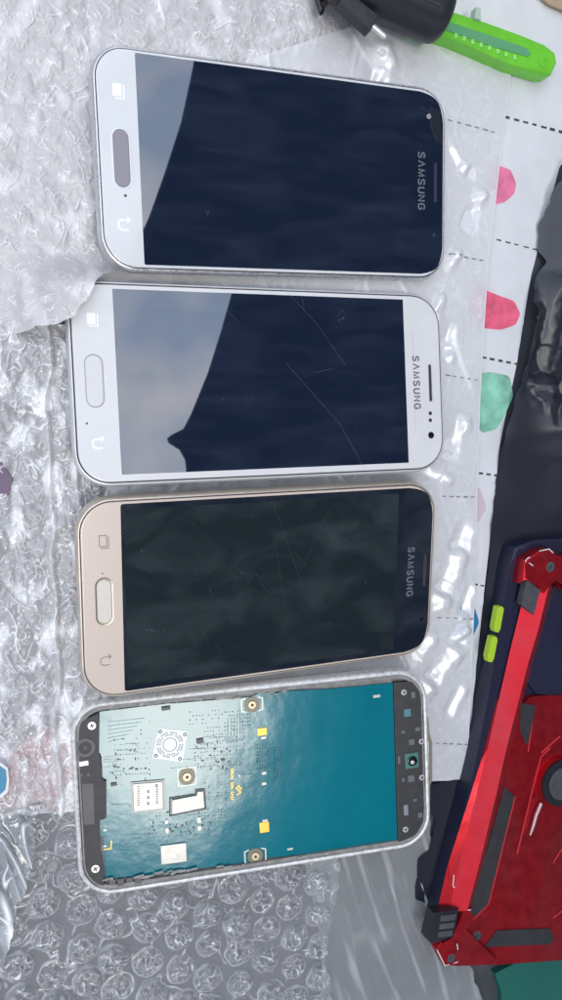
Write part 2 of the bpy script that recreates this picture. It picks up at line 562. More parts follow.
def dashes(a, b, n, w, zf, m, root, duty=.6):
    bm = bmesh.new()
    A, B = U(*a, 1.6), U(*b, 1.6)
    for k in range(n):
        t0 = k / n + random.uniform(-.05, .05) / n
        t1 = t0 + duty * random.uniform(.75, 1.15) / n
        p, q = A.lerp(B, t0), A.lerp(B, t1)
        mid = p.lerp(q, .5)
        ribbon(bm, [p, mid, q], w * random.uniform(.8, 1.2), zf)
    return atw(obj("dashed_line", bm, m, root, smooth=0), root)

zG = lambda x, y: float(hG(x, y)) + .12
for a, b, n, w in (((505, 117), (575, 136), 8, .95), ((487, 237), (541, 251), 6, .55), ((481, 357), (530, 367), 6, .85), ((478, 473), (516, 478), 5, .8), ((474, 584), (493, 588), 3, .7)):
    dashes(a, b, n, w, zG, M_['ink'], root)

def mark(pts, m, lab):
    bm = bmesh.new()
    for _ in range(2):
        pts = [p for a, b in zip(pts, pts[1:] + pts[:1]) for p in ((.88 * a[0] + .12 * b[0], .88 * a[1] + .12 * b[1]), (.12 * a[0] + .88 * b[0], .12 * a[1] + .88 * b[1]))]
    P = UP(pts, 1.6)
    c = sum(P, Vector()) / len(P)
    # fan of small rings so the print follows the sheet
    rings = []
    for k in (1, .66, .33):
        rings.append([bm.verts.new((c.x + (p.x - c.x) * k, c.y + (p.y - c.y) * k, zG(c.x + (p.x - c.x) * k, c.y + (p.y - c.y) * k))) for p in P])
    cv = bm.verts.new((c.x, c.y, zG(c.x, c.y)))
    n = len(P)
    for A, B in zip(rings, rings[1:]):
        for i in range(n):
            bm.faces.new((A[i], A[(i+1) % n], B[(i+1) % n], B[i]))
    for i in range(n):
        bm.faces.new((rings[-1][i], rings[-1][(i+1) % n], cv))
    o = atw(obj("printed_shape", bm, m, root, smooth=0), root)
    o['label'] = lab
mark([(488, 168), (500, 166), (510, 170), (516, 183), (514, 194), (503, 203), (490, 205), (489, 190)], M_['pink'], "pink printed shape")
mark([(474, 286), (483, 289), (500, 296), (514, 301), (520, 314), (515, 325), (500, 330), (481, 328), (470, 310)], M_['redink'], "red printed shape")
mark([(474, 374), (490, 372), (509, 376), (513, 396), (506, 412), (497, 429), (482, 433), (470, 420), (466, 395)], M_['greenink'], "green printed shape")
mark([(468, 594), (472, 600), (479, 622), (474, 634), (468, 646), (460, 640), (460, 605)], M_['blueink'], "blue printed shape")
mark([(474, 484), (480, 490), (486, 508), (478, 522), (472, 520), (466, 500)], mat("faint rose ink", (.62, .5, .55), .5), "faint rose printed shape")

# frosted bag film lying on the sheet, its straight free edge running down the photo
def capsule(X, Y, pts):
    """distance to a polyline, the offset from its nearest point, the way along it and its direction there"""
    sh = np.shape(X)
    bd = np.full(sh, 1e9); ox = np.zeros(sh); oy = np.zeros(sh); al = np.zeros(sh); tx = np.zeros(sh); ty = np.zeros(sh)
    s0 = 0.0
    for a, b in zip(pts, pts[1:]):
        ux, uy = b[0] - a[0], b[1] - a[1]
        l = math.hypot(ux, uy) + 1e-9
        t = np.clip(((X - a[0]) * ux + (Y - a[1]) * uy) / (l * l), 0, 1)
        qx, qy = X - a[0] - t * ux, Y - a[1] - t * uy
        d = np.hypot(qx, qy)
        k = d < bd
        bd = np.where(k, d, bd); ox = np.where(k, qx, ox); oy = np.where(k, qy, oy)
        al = np.where(k, s0 + t * l, al); tx = np.where(k, ux / l, tx); ty = np.where(k, uy / l, ty)
        s0 += l
    return bd, ox, oy, al, tx, ty
def facets(h, X, Y, folds, seed, per=19.0, base=None):
    """press flat glinting folds into a height field: each lies at the tilt that throws the sun's glare"""
    for i, (pts, w) in enumerate(folds):
        m_ = pts[len(pts) // 2]
        n = ((Vector((0, 0, H)) - m_).normalized() + SUN).normalized()
        gx, gy = -n.x / n.z, -n.y / n.z
        d, ox, oy, al, tx, ty = capsule(X, Y, pts)
        mk = sstep(w * 1.8, w * .4, d + .15 * w * noise(X / 3.5, Y / 3.5, seed + i))
        u = (al + 1.2 * noise(X / 5, Y / 5, seed + 40 + i)) / per + .5 * ((i * 37) % 10) / 10
        f = u - np.floor(u)
        saw = (np.where(f < .86, f / .86, (1 - f) / .14) - .5) * per * .86
        flat = (np.clip(base, 4, 9) if base is not None else 3.0) + gx * ox + gy * oy + (gx * tx + gy * ty) * saw
        h = h * (1 - mk) + mk * (flat + (.25 * (h - 3.0) if base is None else 0))
    return h
FOLDS = [([(381, 56), (384, 70), (376, 86), (366, 102), (360, 112)], 4.2), ([(452, 150), (460, 165), (470, 172)], 2.2),
         ([(480, 196), (472, 212), (468, 226)], 2.4), ([(455, 255), (447, 268)], 2.0), ([(452, 330), (446, 345), (449, 358)], 2.2), ([(462, 425), (455, 440), (450, 452)], 3.4),
         ([(440, 300), (436, 318)], 2.0), ([(468, 532), (458, 552), (448, 582), (438, 604)], 4.2), ([(470, 622), (455, 650), (436, 676), (424, 690)], 4.0), ([(430, 640), (420, 655), (404, 663)], 3.0),
         ([(464, 630), (452, 640)], 2.0), ([(472, 590), (462, 618)], 2.4), ([(462, 690), (450, 712)], 2.6), ([(448, 480), (440, 476), (420, 470)], 2.0)]
FOLDS = [(UP(p, 3.0), w) for p, w in FOLDS]
def hF(X, Y):
    h, c = hF0(X, Y)
    return facets(h, X, Y, FOLDS, 300), c
def hF0(X, Y):
    h = 3.0 + .5 * fbm(X / 30, Y / 44, 11, 2)
    c1 = creases(X + .45 * Y, Y * .4, 24, .12, 21); c2 = creases(X - .3 * Y, Y * .55, 10, .14, 22); c3 = creases(X + .2 * Y, Y, 5, .12, 25)
    h = h + .35 * c1 + .2 * c2 + .06 * c3
    return h, sstep(.6, 1, c1) * .6 + .25 * c3
root = empty("plastic_bag", U(470, 400, 0))
tag(root, "frosted clear plastic bag with faint dashed lines, spread under the phones' upper ends", "plastic bag")
polyF = UP([(250, 60), (372, 20), (440, 40), (511, 63), (503, 130), (487, 262), (479, 400), (475, 560), (466, 779), (430, 781), (300, 782), (120, 760), (112, 500), (90, 300), (88, 266), (160, 250), (200, 200)], 3.0)
atw(sheet("film", polyF, .6, hF, M_['filmF'], root), root)
zF = lambda x, y: float(hF(np.array(x), np.array(y))[0]) + .1
for a, b, n in (((446, 121), (497, 135), 6), ((446, 255), (484, 262), 5), ((443, 375), (479, 381), 5), ((440, 496), (476, 497), 5), ((436, 617), (474, 618), 5), ((434, 742), (468, 743), 5)):
    dashes(a, b, n, .5, zF, M_['inkf'], root)
bm = bmesh.new()
eg = [(511, 63), (507, 100), (503, 130), (495, 196), (487, 262), (483, 330), (479, 400), (477, 480), (475, 560), (471, 660), (466, 779)]
ribbon(bm, UP(eg, 3.0), .7, lambda x, y: zF(x, y) + .05)
atw(obj("seam", bm, M_['sheetw'], root, smooth=0), root)

# --- bubble wraps
def hexcells(X, Y, pitch, ang, seed):
    c, s = math.cos(ang), math.sin(ang)
    u, v = X * c + Y * s, -X * s + Y * c
    best = np.full(X.shape, 1e9); bid = np.zeros(X.shape, np.int64)
    colw = pitch * .866
    i0 = np.floor(u / colw).astype(np.int64)
    for di in (-1, 0, 1, 2):
        i = i0 + di
        off = np.where(i % 2 == 0, 0, pitch / 2)
        j = np.round((v - off) / pitch).astype(np.int64)
        for dj in (0,):
            jj = j + dj
            jx = 1.0 * np.cos(_h(i, jj, seed)); jy = 1.0 * np.sin(_h(i, jj, seed + 3))
            d = np.hypot(u - i * colw - jx, v - off - jj * pitch - jy)
            k = d < best
            best = np.where(k, d, best); bid = np.where(k, i * 1009 + jj, bid)
    return best, bid

def hC(X, Y):
    d, bid = hexcells(X, Y, 13.6, .06, 5)
    r = d / (5.9 - .9 * (_h(bid, bid * 3, 9) / 6.2832) ** 3) * (1 + .10 * noise(X / 4, Y / 4, 60))
    pop = np.clip(_h(bid, bid * 5, 11) / 6.2832 * 1.5, .25, 1)
    rnd = _h(bid, bid * 7, 4) / (2 * np.pi)
    dome = np.sqrt(np.clip(1 - r ** 4, 0, 1))
    ox, oy = (bid % 97) * 3.7, (bid % 89) * 5.1
    k1 = creases(X + ox, Y + oy, 4.6, .075, 61); k2 = creases(X - oy, Y + ox, 2.8, .1, 63); k3 = creases(X - oy * 2, Y - ox, 1.9, .14, 64)
    ins_ = np.clip(1 - r ** 4, 0, 1)
    wr = 1.0 * k1 + .7 * k2 + .3 * k3 + 1.4 * np.abs(noise((X + ox) / 4.5, (Y + oy) / 4.5, 65))
    h = 2.2 + pop * dome * (2.0 + 1.0 * rnd) + np.clip(1 - r ** 2, 0, 1) * (wr * 1.3 - .9)
    out_ = (r > 1.0) * 1.0
    k4 = creases(X, Y, 8, .09, 67)
    h = h + .4 * k4 * out_
    rim = np.exp(-((r - .97 - .05 * noise((X + ox) / 3, (Y + oy) / 3, 68)) / .045) ** 2) * np.clip(.5 + .9 * noise((X + ox) / 6, (Y + oy) / 6, 69), .15, 1)
    cr = rim * .42 + ins_ * (.95 * sstep(.3, 1, k1) + .95 * sstep(.3, 1, k2) + .85 * sstep(.3, 1, k3)) * (.6 + .4 * rnd) + .5 * out_ * sstep(.3, 1, k4)
    return h + .5 * fbm(X / 40, Y / 40, 70, 2), cr
polyC = UP([(28, 806), (110, 800), (335, 840), (340, 880), (326, 950), (334, 1060), (-60, 1060), (-50, 980), (10, 880)], 3)
tag(sheet("bubble_wrap", polyC, .27, hC, M_['wrapC'], rag=1.0, seed=3),
    "clear bubble wrap with large round bubbles below the opened phone", "bubble wrap", "sheets of bubble wrap around the phones")

P2c = U(64, 275, 15)
yA0, yA1 = U(80, 252, 4).y, U(80, 286, 15).y
def hA(X, Y):
    d, bid = hexcells(X, Y, 12.5, .2, 8)
    r = d / 5.6
    dome = np.clip(1 - r ** 2, 0, 1)
    h = 2.0 + .35 * dome ** .5 + 1.0 * fbm(X / 30, Y / 30, 30, 3) + .28 * noise(X / 4, Y / 4, 37) + .10 * noise(X / 1.8, Y / 1.8, 38)
    k1 = creases(X, Y, 6.0, .055, 31); k2 = creases(X + 40, Y, 3.6, .075, 33); k3 = creases(X, Y + 70, 2.2, .11, 35)
    h += .3 * k1 + .25 * k2 + .16 * k3
    cr = .7 * sstep(.4, 1, k1) + .75 * sstep(.4, 1, k2) + .6 * sstep(.4, 1, k3) + .5 * sstep(.0, .7, fbm(X / 9, Y / 12, 39, 3))
    near = sstep(U(45, 300, 15).x - 12, U(60, 300, 15).x, X)
    lift = sstep(yA0, yA1, Y) * near
    return h * (1 - .45 * lift) + lift * 16.5, cr * .75
polyA = UP([(-70, -70), (372, -70), (376, 20), (340, 60), (330, 150), (150, 262)], 3) + UP([(104, 273), (97, 279), (92, 289), (87, 299), (80, 308), (72, 316), (58, 324)], 16) + UP([(40, 330), (-70, 345)], 3)
tag(sheet("bubble_wrap", polyA, .27, hA, M_['wrapA'], rag=.8, seed=5),
    "pale milky bubble wrap at the top left, its torn corner lapping over the second phone", "bubble wrap", "sheets of bubble wrap around the phones")

xB1, xB2 = U(50, 480, 4).x, U(96, 650, 4).x
def hB(X, Y):
    d, bid = hexcells(X, Y, 14.5, -.1, 12)
    r = d / 6.4
    dome = np.sqrt(np.clip(1 - r ** 4, 0, 1))
    wv = 2.5 * noise(Y / 22, Y * 0 + .5, 44)
    h = 1.6 + .9 * dome * (X < xB1 + wv) + 1.3 * fbm(X / 22, Y / 30, 40, 3)
    h += 1.8 * sstep(1.6, 0, np.abs(X - xB1 - wv)) + 1.2 * sstep(2.0, 0, np.abs(X - xB1 - 9 - 1.5 * wv))
    k1 = creases(X, Y * .7, 8, .055, 41); k2 = creases(X + 30, Y, 4.4, .07, 43); k3 = creases(X, Y + 60, 2.6, .1, 45); k4 = creases(X + 9, Y * .8, 3.4, .08, 47)
    h += .6 * k1 + .5 * k2 + .3 * k3 + .4 * k4 + 1.1 * np.abs(noise(X / 5, Y / 7, 46)) + .3 * noise(X / 2.2, Y / 2.2, 48)
    fold = np.exp(-((X - xB1 - wv) / .8) ** 2) + .6 * np.exp(-((X - xB1 - 9 - 1.5 * wv) / .9) ** 2)
    return h, .9 * sstep(.35, 1, k1) + .85 * sstep(.35, 1, k2) + .6 * sstep(.35, 1, k3) + .8 * sstep(.35, 1, k4) + .3 * fold + .65 * sstep(-.05, .6, fbm(X / 8, Y / 14, 49, 3))
polyB = UP([(-70, 322), (60, 322), (130, 330), (140, 620), (120, 780), (85, 812), (30, 815), (-70, 828)], 3)
tag(sheet("bubble_wrap", polyB, .27, hB, M_['wrapB'], rag=1.0, seed=9),
    "crumpled bubble wrap with upright folds left of the second and gold phones", "bubble wrap", "sheets of bubble wrap around the phones")

def hD(X, Y):
    u = X * .9 + Y * .25
    k1 = creases(u, Y * .35, 12, .09, 51); k2 = creases(u, Y * .5, 5, .09, 53)
    return 5.0 + 2.4 * k1 + 1.2 * k2 + 1.5 * fbm(u / 10, Y / 40, 55, 3), sstep(.3, 1, k1) + .8 * sstep(.3, 1, k2)
polyD = UP([(-70, 822), (22, 812), (36, 830), (30, 870), (12, 930), (-6, 1000), (-20, 1060), (-70, 1060)], 5)
tag(sheet("plastic_film", polyD, .35, hD, M_['filmD'], rag=1.2, seed=13),
    "crumpled shiny clear film at the bottom left corner, beside the large bubbles", "plastic film")

def hE(X, Y):
    u, v = X * .93 + Y * .3, Y * .93 - X * .3
    k1 = sstep(.15, .7, noise(u / 3.2, v / 34, 83)); k2 = sstep(.3, .8, noise(u / 1.4, v / 22, 85)) * sstep(0, .4, noise(u / 20, v / 20, 86))
    return 2.5 + 1.2 * fbm(X / 30, Y / 40, 81, 3) + .4 * k1 + .2 * k2, .7 * k1 + .5 * k2
polyE = UP([(300, 840), (430, 820), (440, 905), (470, 960), (500, 1060), (320, 1060), (322, 950)], 3)
tag(sheet("plastic_film", polyE, .45, hE, M_['filmE'], rag=1.0, seed=17),
    "smoky thin clear film over the dark table between bubble wrap and red case", "plastic film")

# ------------------------------------------------------------------ odd things at the edges
tag(obj("packet", prism(UP([(-40, 752), (18, 748), (40, 730), (62, 726), (82, 752), (84, 800), (58, 812), (24, 806), (-40, 815)], 1), .1, 1.0, .3), M_['redpack']),
    "red packet hidden under the crumpled bubble wrap beside the opened phone", "packet")
tag(obj("packet", prism(UP([(-40, 455), (2, 462), (13, 478), (10, 494), (-40, 505)], 1), .1, 2.4, .3), M_['purple']),
    "small dark purple packet at the left edge, under bubble wrap beside the second phone", "packet")
r = empty("card", U(-5, 782, 6.0))
tag(r, "blue card with rounded white border at the left edge", "card")
def local(pts, z, root):
    return [U(a, b, z) - root.location / S for a, b in pts]
obj("border", prism(local([(-40, 760), (1, 763), (8, 768), (9.5, 780), (8, 792), (2, 798), (-40, 803)], 6.4, r), -.4, .4, .1), M_['whitecard'], r)
obj("card_face", prism(local([(-40, 763), (0, 766), (6, 770.5), (7, 780), (5.5, 790), (0, 795), (-40, 799)], 6.7, r), .42, .6), M_['bluecard'], r)
tag(obj("card_sheet", prism(UP([(493, 972), (512, 962), (680, 950), (680, 1070), (497, 1070), (500, 990)], 2), .2, 3.2, .2), M_['tealcard']),
    "flat green card at the bottom right corner below the red case", "card")
tag(obj("cardboard", prism(UP([(536, -40), (640, -40), (640, 28), (575, 16), (548, 4), (538, -6)], 4), 3.2, 4.2, .1), M_['card']),
    "brown cardboard at the top right corner", "cardboard")

# cutter
r = empty("cutter_knife", U(500, 42, 4))
tag(r, "bright green plastic cutter knife lying at the top right beside the black charger", "cutter knife")
zc = 10.0
obj("handle", prism(local([(420, 4), (450.7, 11.6), (486, 23), (521.7, 36), (545, 44), (555.5, 52), (557.5, 62), (552, 74.5), (545, 75), (511.6, 65), (480, 51), (450.7, 38.5), (415, 30)], zc, r), -1.0, 6.0, 1.6, seg=3), M_['green'], r)
obj("slide_rail", prism(local([(420, 12), (452, 23.5), (490, 36), (526, 48.5), (530, 54), (527, 57), (490, 46), (452, 32.5), (420, 22)], zc, r), 5.9, 6.35, .1), M_['dkgreen'], r)
obj("slider", prism(local([(474, 8.5), (478.5, 10), (478.5, 22), (472, 20)], zc, r), 4, 7.6, .3), mat("grey slider", (.45, .55, .45), .4), r)
bm = bmesh.new()
for k in range(8):
    x, y = 454 + k * 8.4, 37.2 + k * 3.1
    prism(local([(x, y - 4), (x + 3, y - 3), (x + 2.4, y + 1.5), (x - .6, y + .5)], zc, r), 5.2, 6.5, .15, bm)
obj("grip_ribs", bm, mat("pale green rib", (.3, .75, .2), .35), r)
obj("hang_hole", ringpiece(*local([(543, 62)], zc, r)[0][:2], 1.2, 2.2, 5.8, 6.3), M_['green'], r)

# charger
r = empty("charger", U(400, 5, 4))
tag(r, "black wall charger lying at the top edge, next to the green cutter", "charger")
A, B = U(330, -36, 15) - r.location / S, U(443, 15, 15) - r.location / S
ax = (B - A).normalized()
Lb = (B - A).length
obj("body", tube([A + ax * Lb * t for t in (0, .3, .6, .88, .95, .98, 1.0, 1.0)], [11.2, 11.2, 11.1, 11, 10.7, 10.1, 9, .3], n=36), M_['black'], r, smooth=50)
rb = bmesh.new()
side = Vector((0, 0, 1)).cross(ax)
for s_ in (-1, 1):
    q = A + ax * (Lb * .55) + side * 4 * s_ + Vector((0, 0, 10.2))
    tube([q, q + ax * 14], .5, rb, n=8)
obj("ridge", rb, M_['soot'], r)

# cable with its plug
r = empty("charging_cable", U(370, 25, 3))
tag(r, "thin black cable ending in a bare metal tip, beside the charger", "cable")
p0, p1 = U(340, -1, 18) - r.location / S, U(372, 26, 18) - r.location / S
ax = (p1 - p0).normalized()
sd = Vector((-ax.y, ax.x, 0)).normalized()
def cross(p, w):
    return [(p.x + sd.x * w, p.y + sd.y * w), (p.x - sd.x * w, p.y - sd.y * w)]
a, b = cross(p0, 2.6), cross(p1, 3.3)
obj("plug_body", prism([a[0], b[0], b[1], a[1]], p0.z - 2.6, p0.z + 2.6, .9, seg=3), M_['soot'], r)
t0 = p1 - ax * .2
obj("metal_tip", tube([t0, t0 + ax * 5.6, t0 + ax * 6.6, t0 + ax * 6.7], [1.05, 1.05, .6, .1], n=14), M_['chrome'], r)
cp = [p0 + ax * .5] + [U(a, b, z) - r.location / S for a, b, z in ((334, -5, 19), (328, -3, 15), (324, 3, 11), (322, 12, 8.5), (327, 24, 7.5), (324, 6, 8), (318, -14, 9), (312, -50, 10))]
cp = [cp[0], cp[1], cp[2], cp[3], cp[4], cp[4].lerp(cp[7], .5) + Vector((-1.4, 0, .8)), cp[7], cp[8]]
obj("cord", tube(cp, 1.35, n=10), M_['soot'], r, smooth=60)

# ------------------------------------------------------------------ phones
PH = [dict(c=(100.1, 86.0793), rot=(.0365, .060, .0405), L=134.3, W=70.91),
      dict(c=(94.6024, 12.3724), rot=(-.0746, .016, .0178), L=142.66, W=69.38),
      dict(c=(94.0014, -61.7209), rot=(.0744, .0307, .0172), L=139.87, W=71.79),
      dict(c=(89.6928, -136.074), rot=(-.0528, -.1099, .028), L=137.05, W=72.23)]
TH = 7.8
def phone(i, name, label):
    p = PH[i]
    R = Euler(p['rot']).to_matrix()
    top = Vector((p['c'][0], p['c'][1], 14.0))
    r = empty(name, top - R @ Vector((0, 0, TH)), p['rot'])
    tag(r, label, "phone", "phones laid out in a column")
    def q(px, py, z=TH):
        d = CM @ Vector(((px - 281) / FPX, -(py - 500) / FPX, -1.0))
        P0 = top + R @ Vector((0, 0, z - TH)); N = R @ Vector((0, 0, 1)); O = Vector((0, 0, H))
        t = (P0 - O).dot(N) / d.dot(N)
        v = R.transposed() @ (O + d * t - (top - R @ Vector((0, 0, TH))))
        return (v.x, v.y)
    return r, p['L'], p['W'], q

def bodyprof():
    return [(2.6, 0), (1.0, .5), (.25, 1.7), (0, 3.2), (0, 5.4), (.25, 6.6), (.7, 7.25), (1.1, 7.35)]

def stadium(cx, cy, w, h, z0, z1, ins=.25, bm=None):
    return rrbox(w, h, min(w, h) / 2 - .01, [(0, z0), (0, z1 - ins), (ins, z1)], cx, cy, bm=bm)

def outline_icon(pts, w, z, bm=None, close=True):
    return ribbon(bm or bmesh.new(), pts, w, z, close)

def rect(cx, cy, w, h):
    return [(cx - w/2, cy - h/2), (cx + w/2, cy - h/2), (cx + w/2, cy + h/2), (cx - w/2, cy + h/2)]

def icons(r, q, menu, back, m, s=1.0, w=.28, fill=False):
    cx, cy = q(*menu)
    bm = bmesh.new()
    if fill:
        prism(rect(cx - .2 * s, cy, 2.6 * s, 3.4 * s), TH + .19, TH + .21, 0, bm)
        ribbon(bm, [(cx + 1.7 * s, cy + 1.5 * s), (cx + 1.7 * s, cy - 2.2 * s), (cx - .9 * s, cy - 2.2 * s)], .5, TH + .2)
    else:
        ribbon(bm, rect(cx, cy, 2.3 * s, 3.6 * s), w, TH + .2, True)
        ribbon(bm, [(cx + 1.75 * s, cy + 1.4 * s), (cx + 1.75 * s, cy - 2.4 * s), (cx - .7 * s, cy - 2.4 * s)], w, TH + .2)
    obj("menu_icon", bm, m, r, smooth=0)
    cx, cy = q(*back)
    bm = bmesh.new()
    ribbon(bm, [(cx + 1.4 * s, cy - 1.4 * s), (cx - .6 * s, cy - 1.4 * s), (cx - 1.5 * s, cy - .8 * s), (cx - 1.5 * s, cy + .8 * s), (cx - .6 * s, cy + 1.4 * s), (cx + 1.9 * s, cy + 1.4 * s)], w * (2.2 if fill else 1), TH + .2)
    ribbon(bm, [(cx + 1.0 * s, cy + 2.3 * s), (cx + 1.9 * s, cy + 1.4 * s), (cx + 1.0 * s, cy + .6 * s)], w * (1.5 if fill else 1), TH + .215)
    obj("back_icon", bm, m, r, smooth=0)

def scratchset(r, q, lines, w=.09, z=TH + .33, name="scratches", m=None):
    bm = bmesh.new()
    for ln in lines:
        P = [q(*a) for a in ln]
        out = [P[0]]
        for a, b in zip(P, P[1:]):
            for k in range(1, 7):
                t = k / 6
                out.append((a[0] + (b[0] - a[0]) * t + random.uniform(-.05, .05), a[1] + (b[1] - a[1]) * t + random.uniform(-.05, .05)))
        ribbon(bm, out, w, z)
    o = obj(name, bm, m or M_['scratch'], r, smooth=0)
    o["kind"] = "stuff"
    return o

def dustset(r, x0, x1, y0, y1, n, z=TH + .32, smax=.22):
    bm = bmesh.new()
    for k in range(n):
        x, y, s = random.uniform(x0, x1), random.uniform(y0, y1), random.uniform(.06, smax) * random.random() ** .5
        a = random.uniform(0, 3.14)
        e = random.uniform(.3, 1)
        pts = [(x + s * math.cos(a + t) , y + s * e * math.sin(a + t)) for t in (0, 1.2, 2.4, 3.7, 5.0)]
        bm.faces.new([bm.verts.new((p[0], p[1], z)) for p in pts])
    o = obj("dust", bm, M_['dust'], r, smooth=0)
    o['kind'] = 'stuff'
    return o

def poly_round(pts, rads, n=7):
    """polygon with rounded corners"""
    out = []
    N = len(pts)
    for i in range(N):
        p = Vector(pts[i][:2]); a = Vector(pts[i - 1][:2]); b = Vector(pts[(i + 1) % N][:2])
        rd = rads[i]
        if rd <= 0:
            out.append((p.x, p.y)); continue
        u, v = (a - p).normalized(), (b - p).normalized()
        s, e = p + u * rd, p + v * rd
        for k in range(n + 1):
            t = k / n
            c = (1 - t) ** 2 * s + 2 * t * (1 - t) * p + t * t * e
            # circular-ish blend
            out.append((c.x * .75 + .25 * (s.lerp(e, t) + (p - s.lerp(e, t)) * .5 * math.sin(math.pi * t)).x,
                        c.y * .75 + .25 * (s.lerp(e, t) + (p - s.lerp(e, t)) * .5 * math.sin(math.pi * t)).y))
    return out

def std_front(r, L, Wd, rad, mbody, mfront, ins=1.45):
    obj("body", rrbox(L, Wd, rad, bodyprof() + [(1.15, 6.9)], cap1=True), mbody, r)
    obj("gasket", rrbox(L, Wd, rad, [(1.16, 6.7), (1.16, 7.3), (1.7, 7.3)], cap0=False), M_['gap'], r)
    obj("front_panel", rrbox(L, Wd, rad, [(ins, 6.95), (ins, TH - .15), (ins + .12, TH + .02), (ins + .5, TH + .12)]), mfront, r)

# --- phone 1 : white and silver, black screen up to its top end
r, L, Wd, q = phone(0, "phone", "silver rimmed phone with white lower front and purple grey home button, topmost")
std_front(r, L, Wd, (11, 12, 12, 12), M_['silver'], M_['whitep'])
a, b = q(134.8, 52.9), q(144.5, 264.8)
iy = 2.35
top_, bot = Wd / 2 - iy, -Wd / 2 + iy
xr = L / 2 - 2.0
pts = poly_round([(a[0], top_), (xr, top_), (xr, bot), (b[0], bot)], [.5, 10.5, 10, .5])
obj("screen", prism(pts, TH - .2, TH + .24, .1), M_['screen'], r)
c = q(121.6, 158.6)
hb = obj("home_button", stadium(*c, 5.2, 18.0, 7.5, TH + .42), M_['mauve'], r)
obj("button_ring", loft(bmesh.new(), [(rr(6.2, 19.0, 3.09, 0, 9, *c), TH + .1), (rr(6.1, 18.9, 3.04, 0, 9, *c), TH + .36), (rr(5.35, 18.2, 2.6, 0, 9, *c), TH + .36), (rr(5.3, 18.1, 2.6, 0, 9, *c), TH + .1)], False, False), M_['chrome'], hb)
icons(r, q, (117.7, 90), (124, 225), M_['iconw'], 1.15, .34, True)
obj("microphone", disc(*q(125.5, 195.7), .45, TH, TH + .16), M_['gap'], r)
c = q(421, 181)
obj("lettering", lettering("SAMSUNG", *c, 20.6, 2.75, TH + .27, .21), M_['logo'], r, smooth=0)
c = q(435, 183)
obj("earpiece", stadium(*c, 1.3, 14.5, TH, TH + .3, .05), mat("purple grey mesh", (.03, .03, .055), .5), r)
pz = [q(430, 107), q(439.5, 111), q(441.3, 145), q(437, 141), q(432.5, 133), q(429.5, 123)]
bp = obj("broken_cover", prism(pz, TH + .2, TH + .5, .12), mat("grey cover chip", (.022, .026, .036), .12), r)
obj("front_camera", ringpiece(*q(428.2, 116.7), .35, .85, TH + .24, TH + .5), M_['chrome'], r)
obj("lens_dot", disc(*q(428.2, 116.7), .4, TH + .2, TH + .42, n=16), M_['lens'], r)
obj("sensor", disc(*q(433.6, 235), .6, TH + .2, TH + .28, n=16), mat("sensor dot", (.05, .06, .08), .3), r)
scratchset(r, q, [[(421, 106), (424, 110)], [(424, 109), (429, 113)], [(338, 117), (341, 119)], [(205, 210), (208, 212), (207, 216)]], .09)
dustset(r, a[0] + 2, xr - 4, bot + 3, top_ - 3, 45)

# --- phone 2 : white
r, L, Wd, q = phone(1, "phone", "all white phone with bright sky mirrored on its screen, second from the top")
std_front(r, L, Wd, (11, 13, 13, 12), M_['silver2'], M_['whitep2'], 1.6)
pts = [q(112.6, 287), q(401.5, 301.2), q(409.5, 463), q(121.4, 474.5)]
xs0, xs1 = (pts[0][0] + pts[3][0]) / 2, (pts[1][0] + pts[2][0]) / 2
ys1, ys0 = (pts[0][1] + pts[1][1]) / 2, (pts[2][1] + pts[3][1]) / 2
obj("screen", prism([(xs0, ys0), (xs1, ys0), (xs1, ys1), (xs0, ys1)], TH - .1, TH + .2, .06), M_['screen'], r)
c = q(94.6, 381)
hb = obj("home_button", stadium(*c, 5.6, 17.2, 7.5, TH + .35), M_['btn'], r)
obj("button_ring", loft(bmesh.new(), [(rr(6.2, 17.9, 3.09, 0, 9, *c), TH + .1), (rr(6.15, 17.8, 3.05, 0, 9, *c), TH + .2), (rr(5.7, 17.3, 2.8, 0, 9, *c), TH + .2), (rr(5.65, 17.25, 2.8, 0, 9, *c), TH + .1)], False, False), mat("grey seam", (.3, .29, .28), .4, .5), hb)
icons(r, q, (91.8, 318.5), (98, 443.7), M_['iconw'], 1.1, .32, True)
obj("microphone", disc(*q(87, 423.5), .35, TH, TH + .16), M_['gap'], r)
obj("lettering", lettering("SAMSUNG", *q(416.3, 382.5), 20.2, 2.55, TH + .16, .215), M_['logo2'], r, smooth=0)
c = q(429.8, 383)
obj("earpiece", stadium(*c, 1.1, 14.2, TH, TH + .2, .05), M_['gap'], r)
obj("earpiece_rim", loft(bmesh.new(), [(rr(1.75, 14.9, .85, 0, 9, *c), TH + .1), (rr(1.7, 14.8, .85, 0, 9, *c), TH + .24), (rr(1.1, 14.3, .5, 0, 9, *c), TH + .24), (rr(1.1, 14.3, .5, 0, 9, *c), TH + .1)], False, False), M_['chrome'], r)
for y in (413.3, 420.2):
    obj("sensor", disc(*q(430, y), .75, TH, TH + .17, n=18), M_['gap'], r)
obj("front_camera", disc(*q(430.8, 435.2), 1.3, TH, TH + .18, n=24), M_['lens'], r)
scratchset(r, q, [[(287, 292), (318, 326), (345, 366)], [(300, 290), (304, 310)], [(285, 362), (340, 425), (365, 470)], [(313, 373), (332, 369)], [(225, 308), (234, 318), (238, 322)], ], .09)
scratchset(r, q, [[(413, 326), (412.5, 356)], [(410, 330), (411, 339)], [(414.5, 408), (415, 433)]], .1, TH + .17, "panel_scratches", mat("grey scratch", (.4, .4, .4), .5))
bm = bmesh.new()
for k in range(26):
    x, y = q(random.gauss(247, 6), random.gauss(399, 4))
    s = random.uniform(.05, .3)
    bm.faces.new([bm.verts.new((x + dx * s, y + dy * s, TH + .31)) for dx, dy in ((0, 0), (1, .2), (1.1, .8), (.2, .6))])
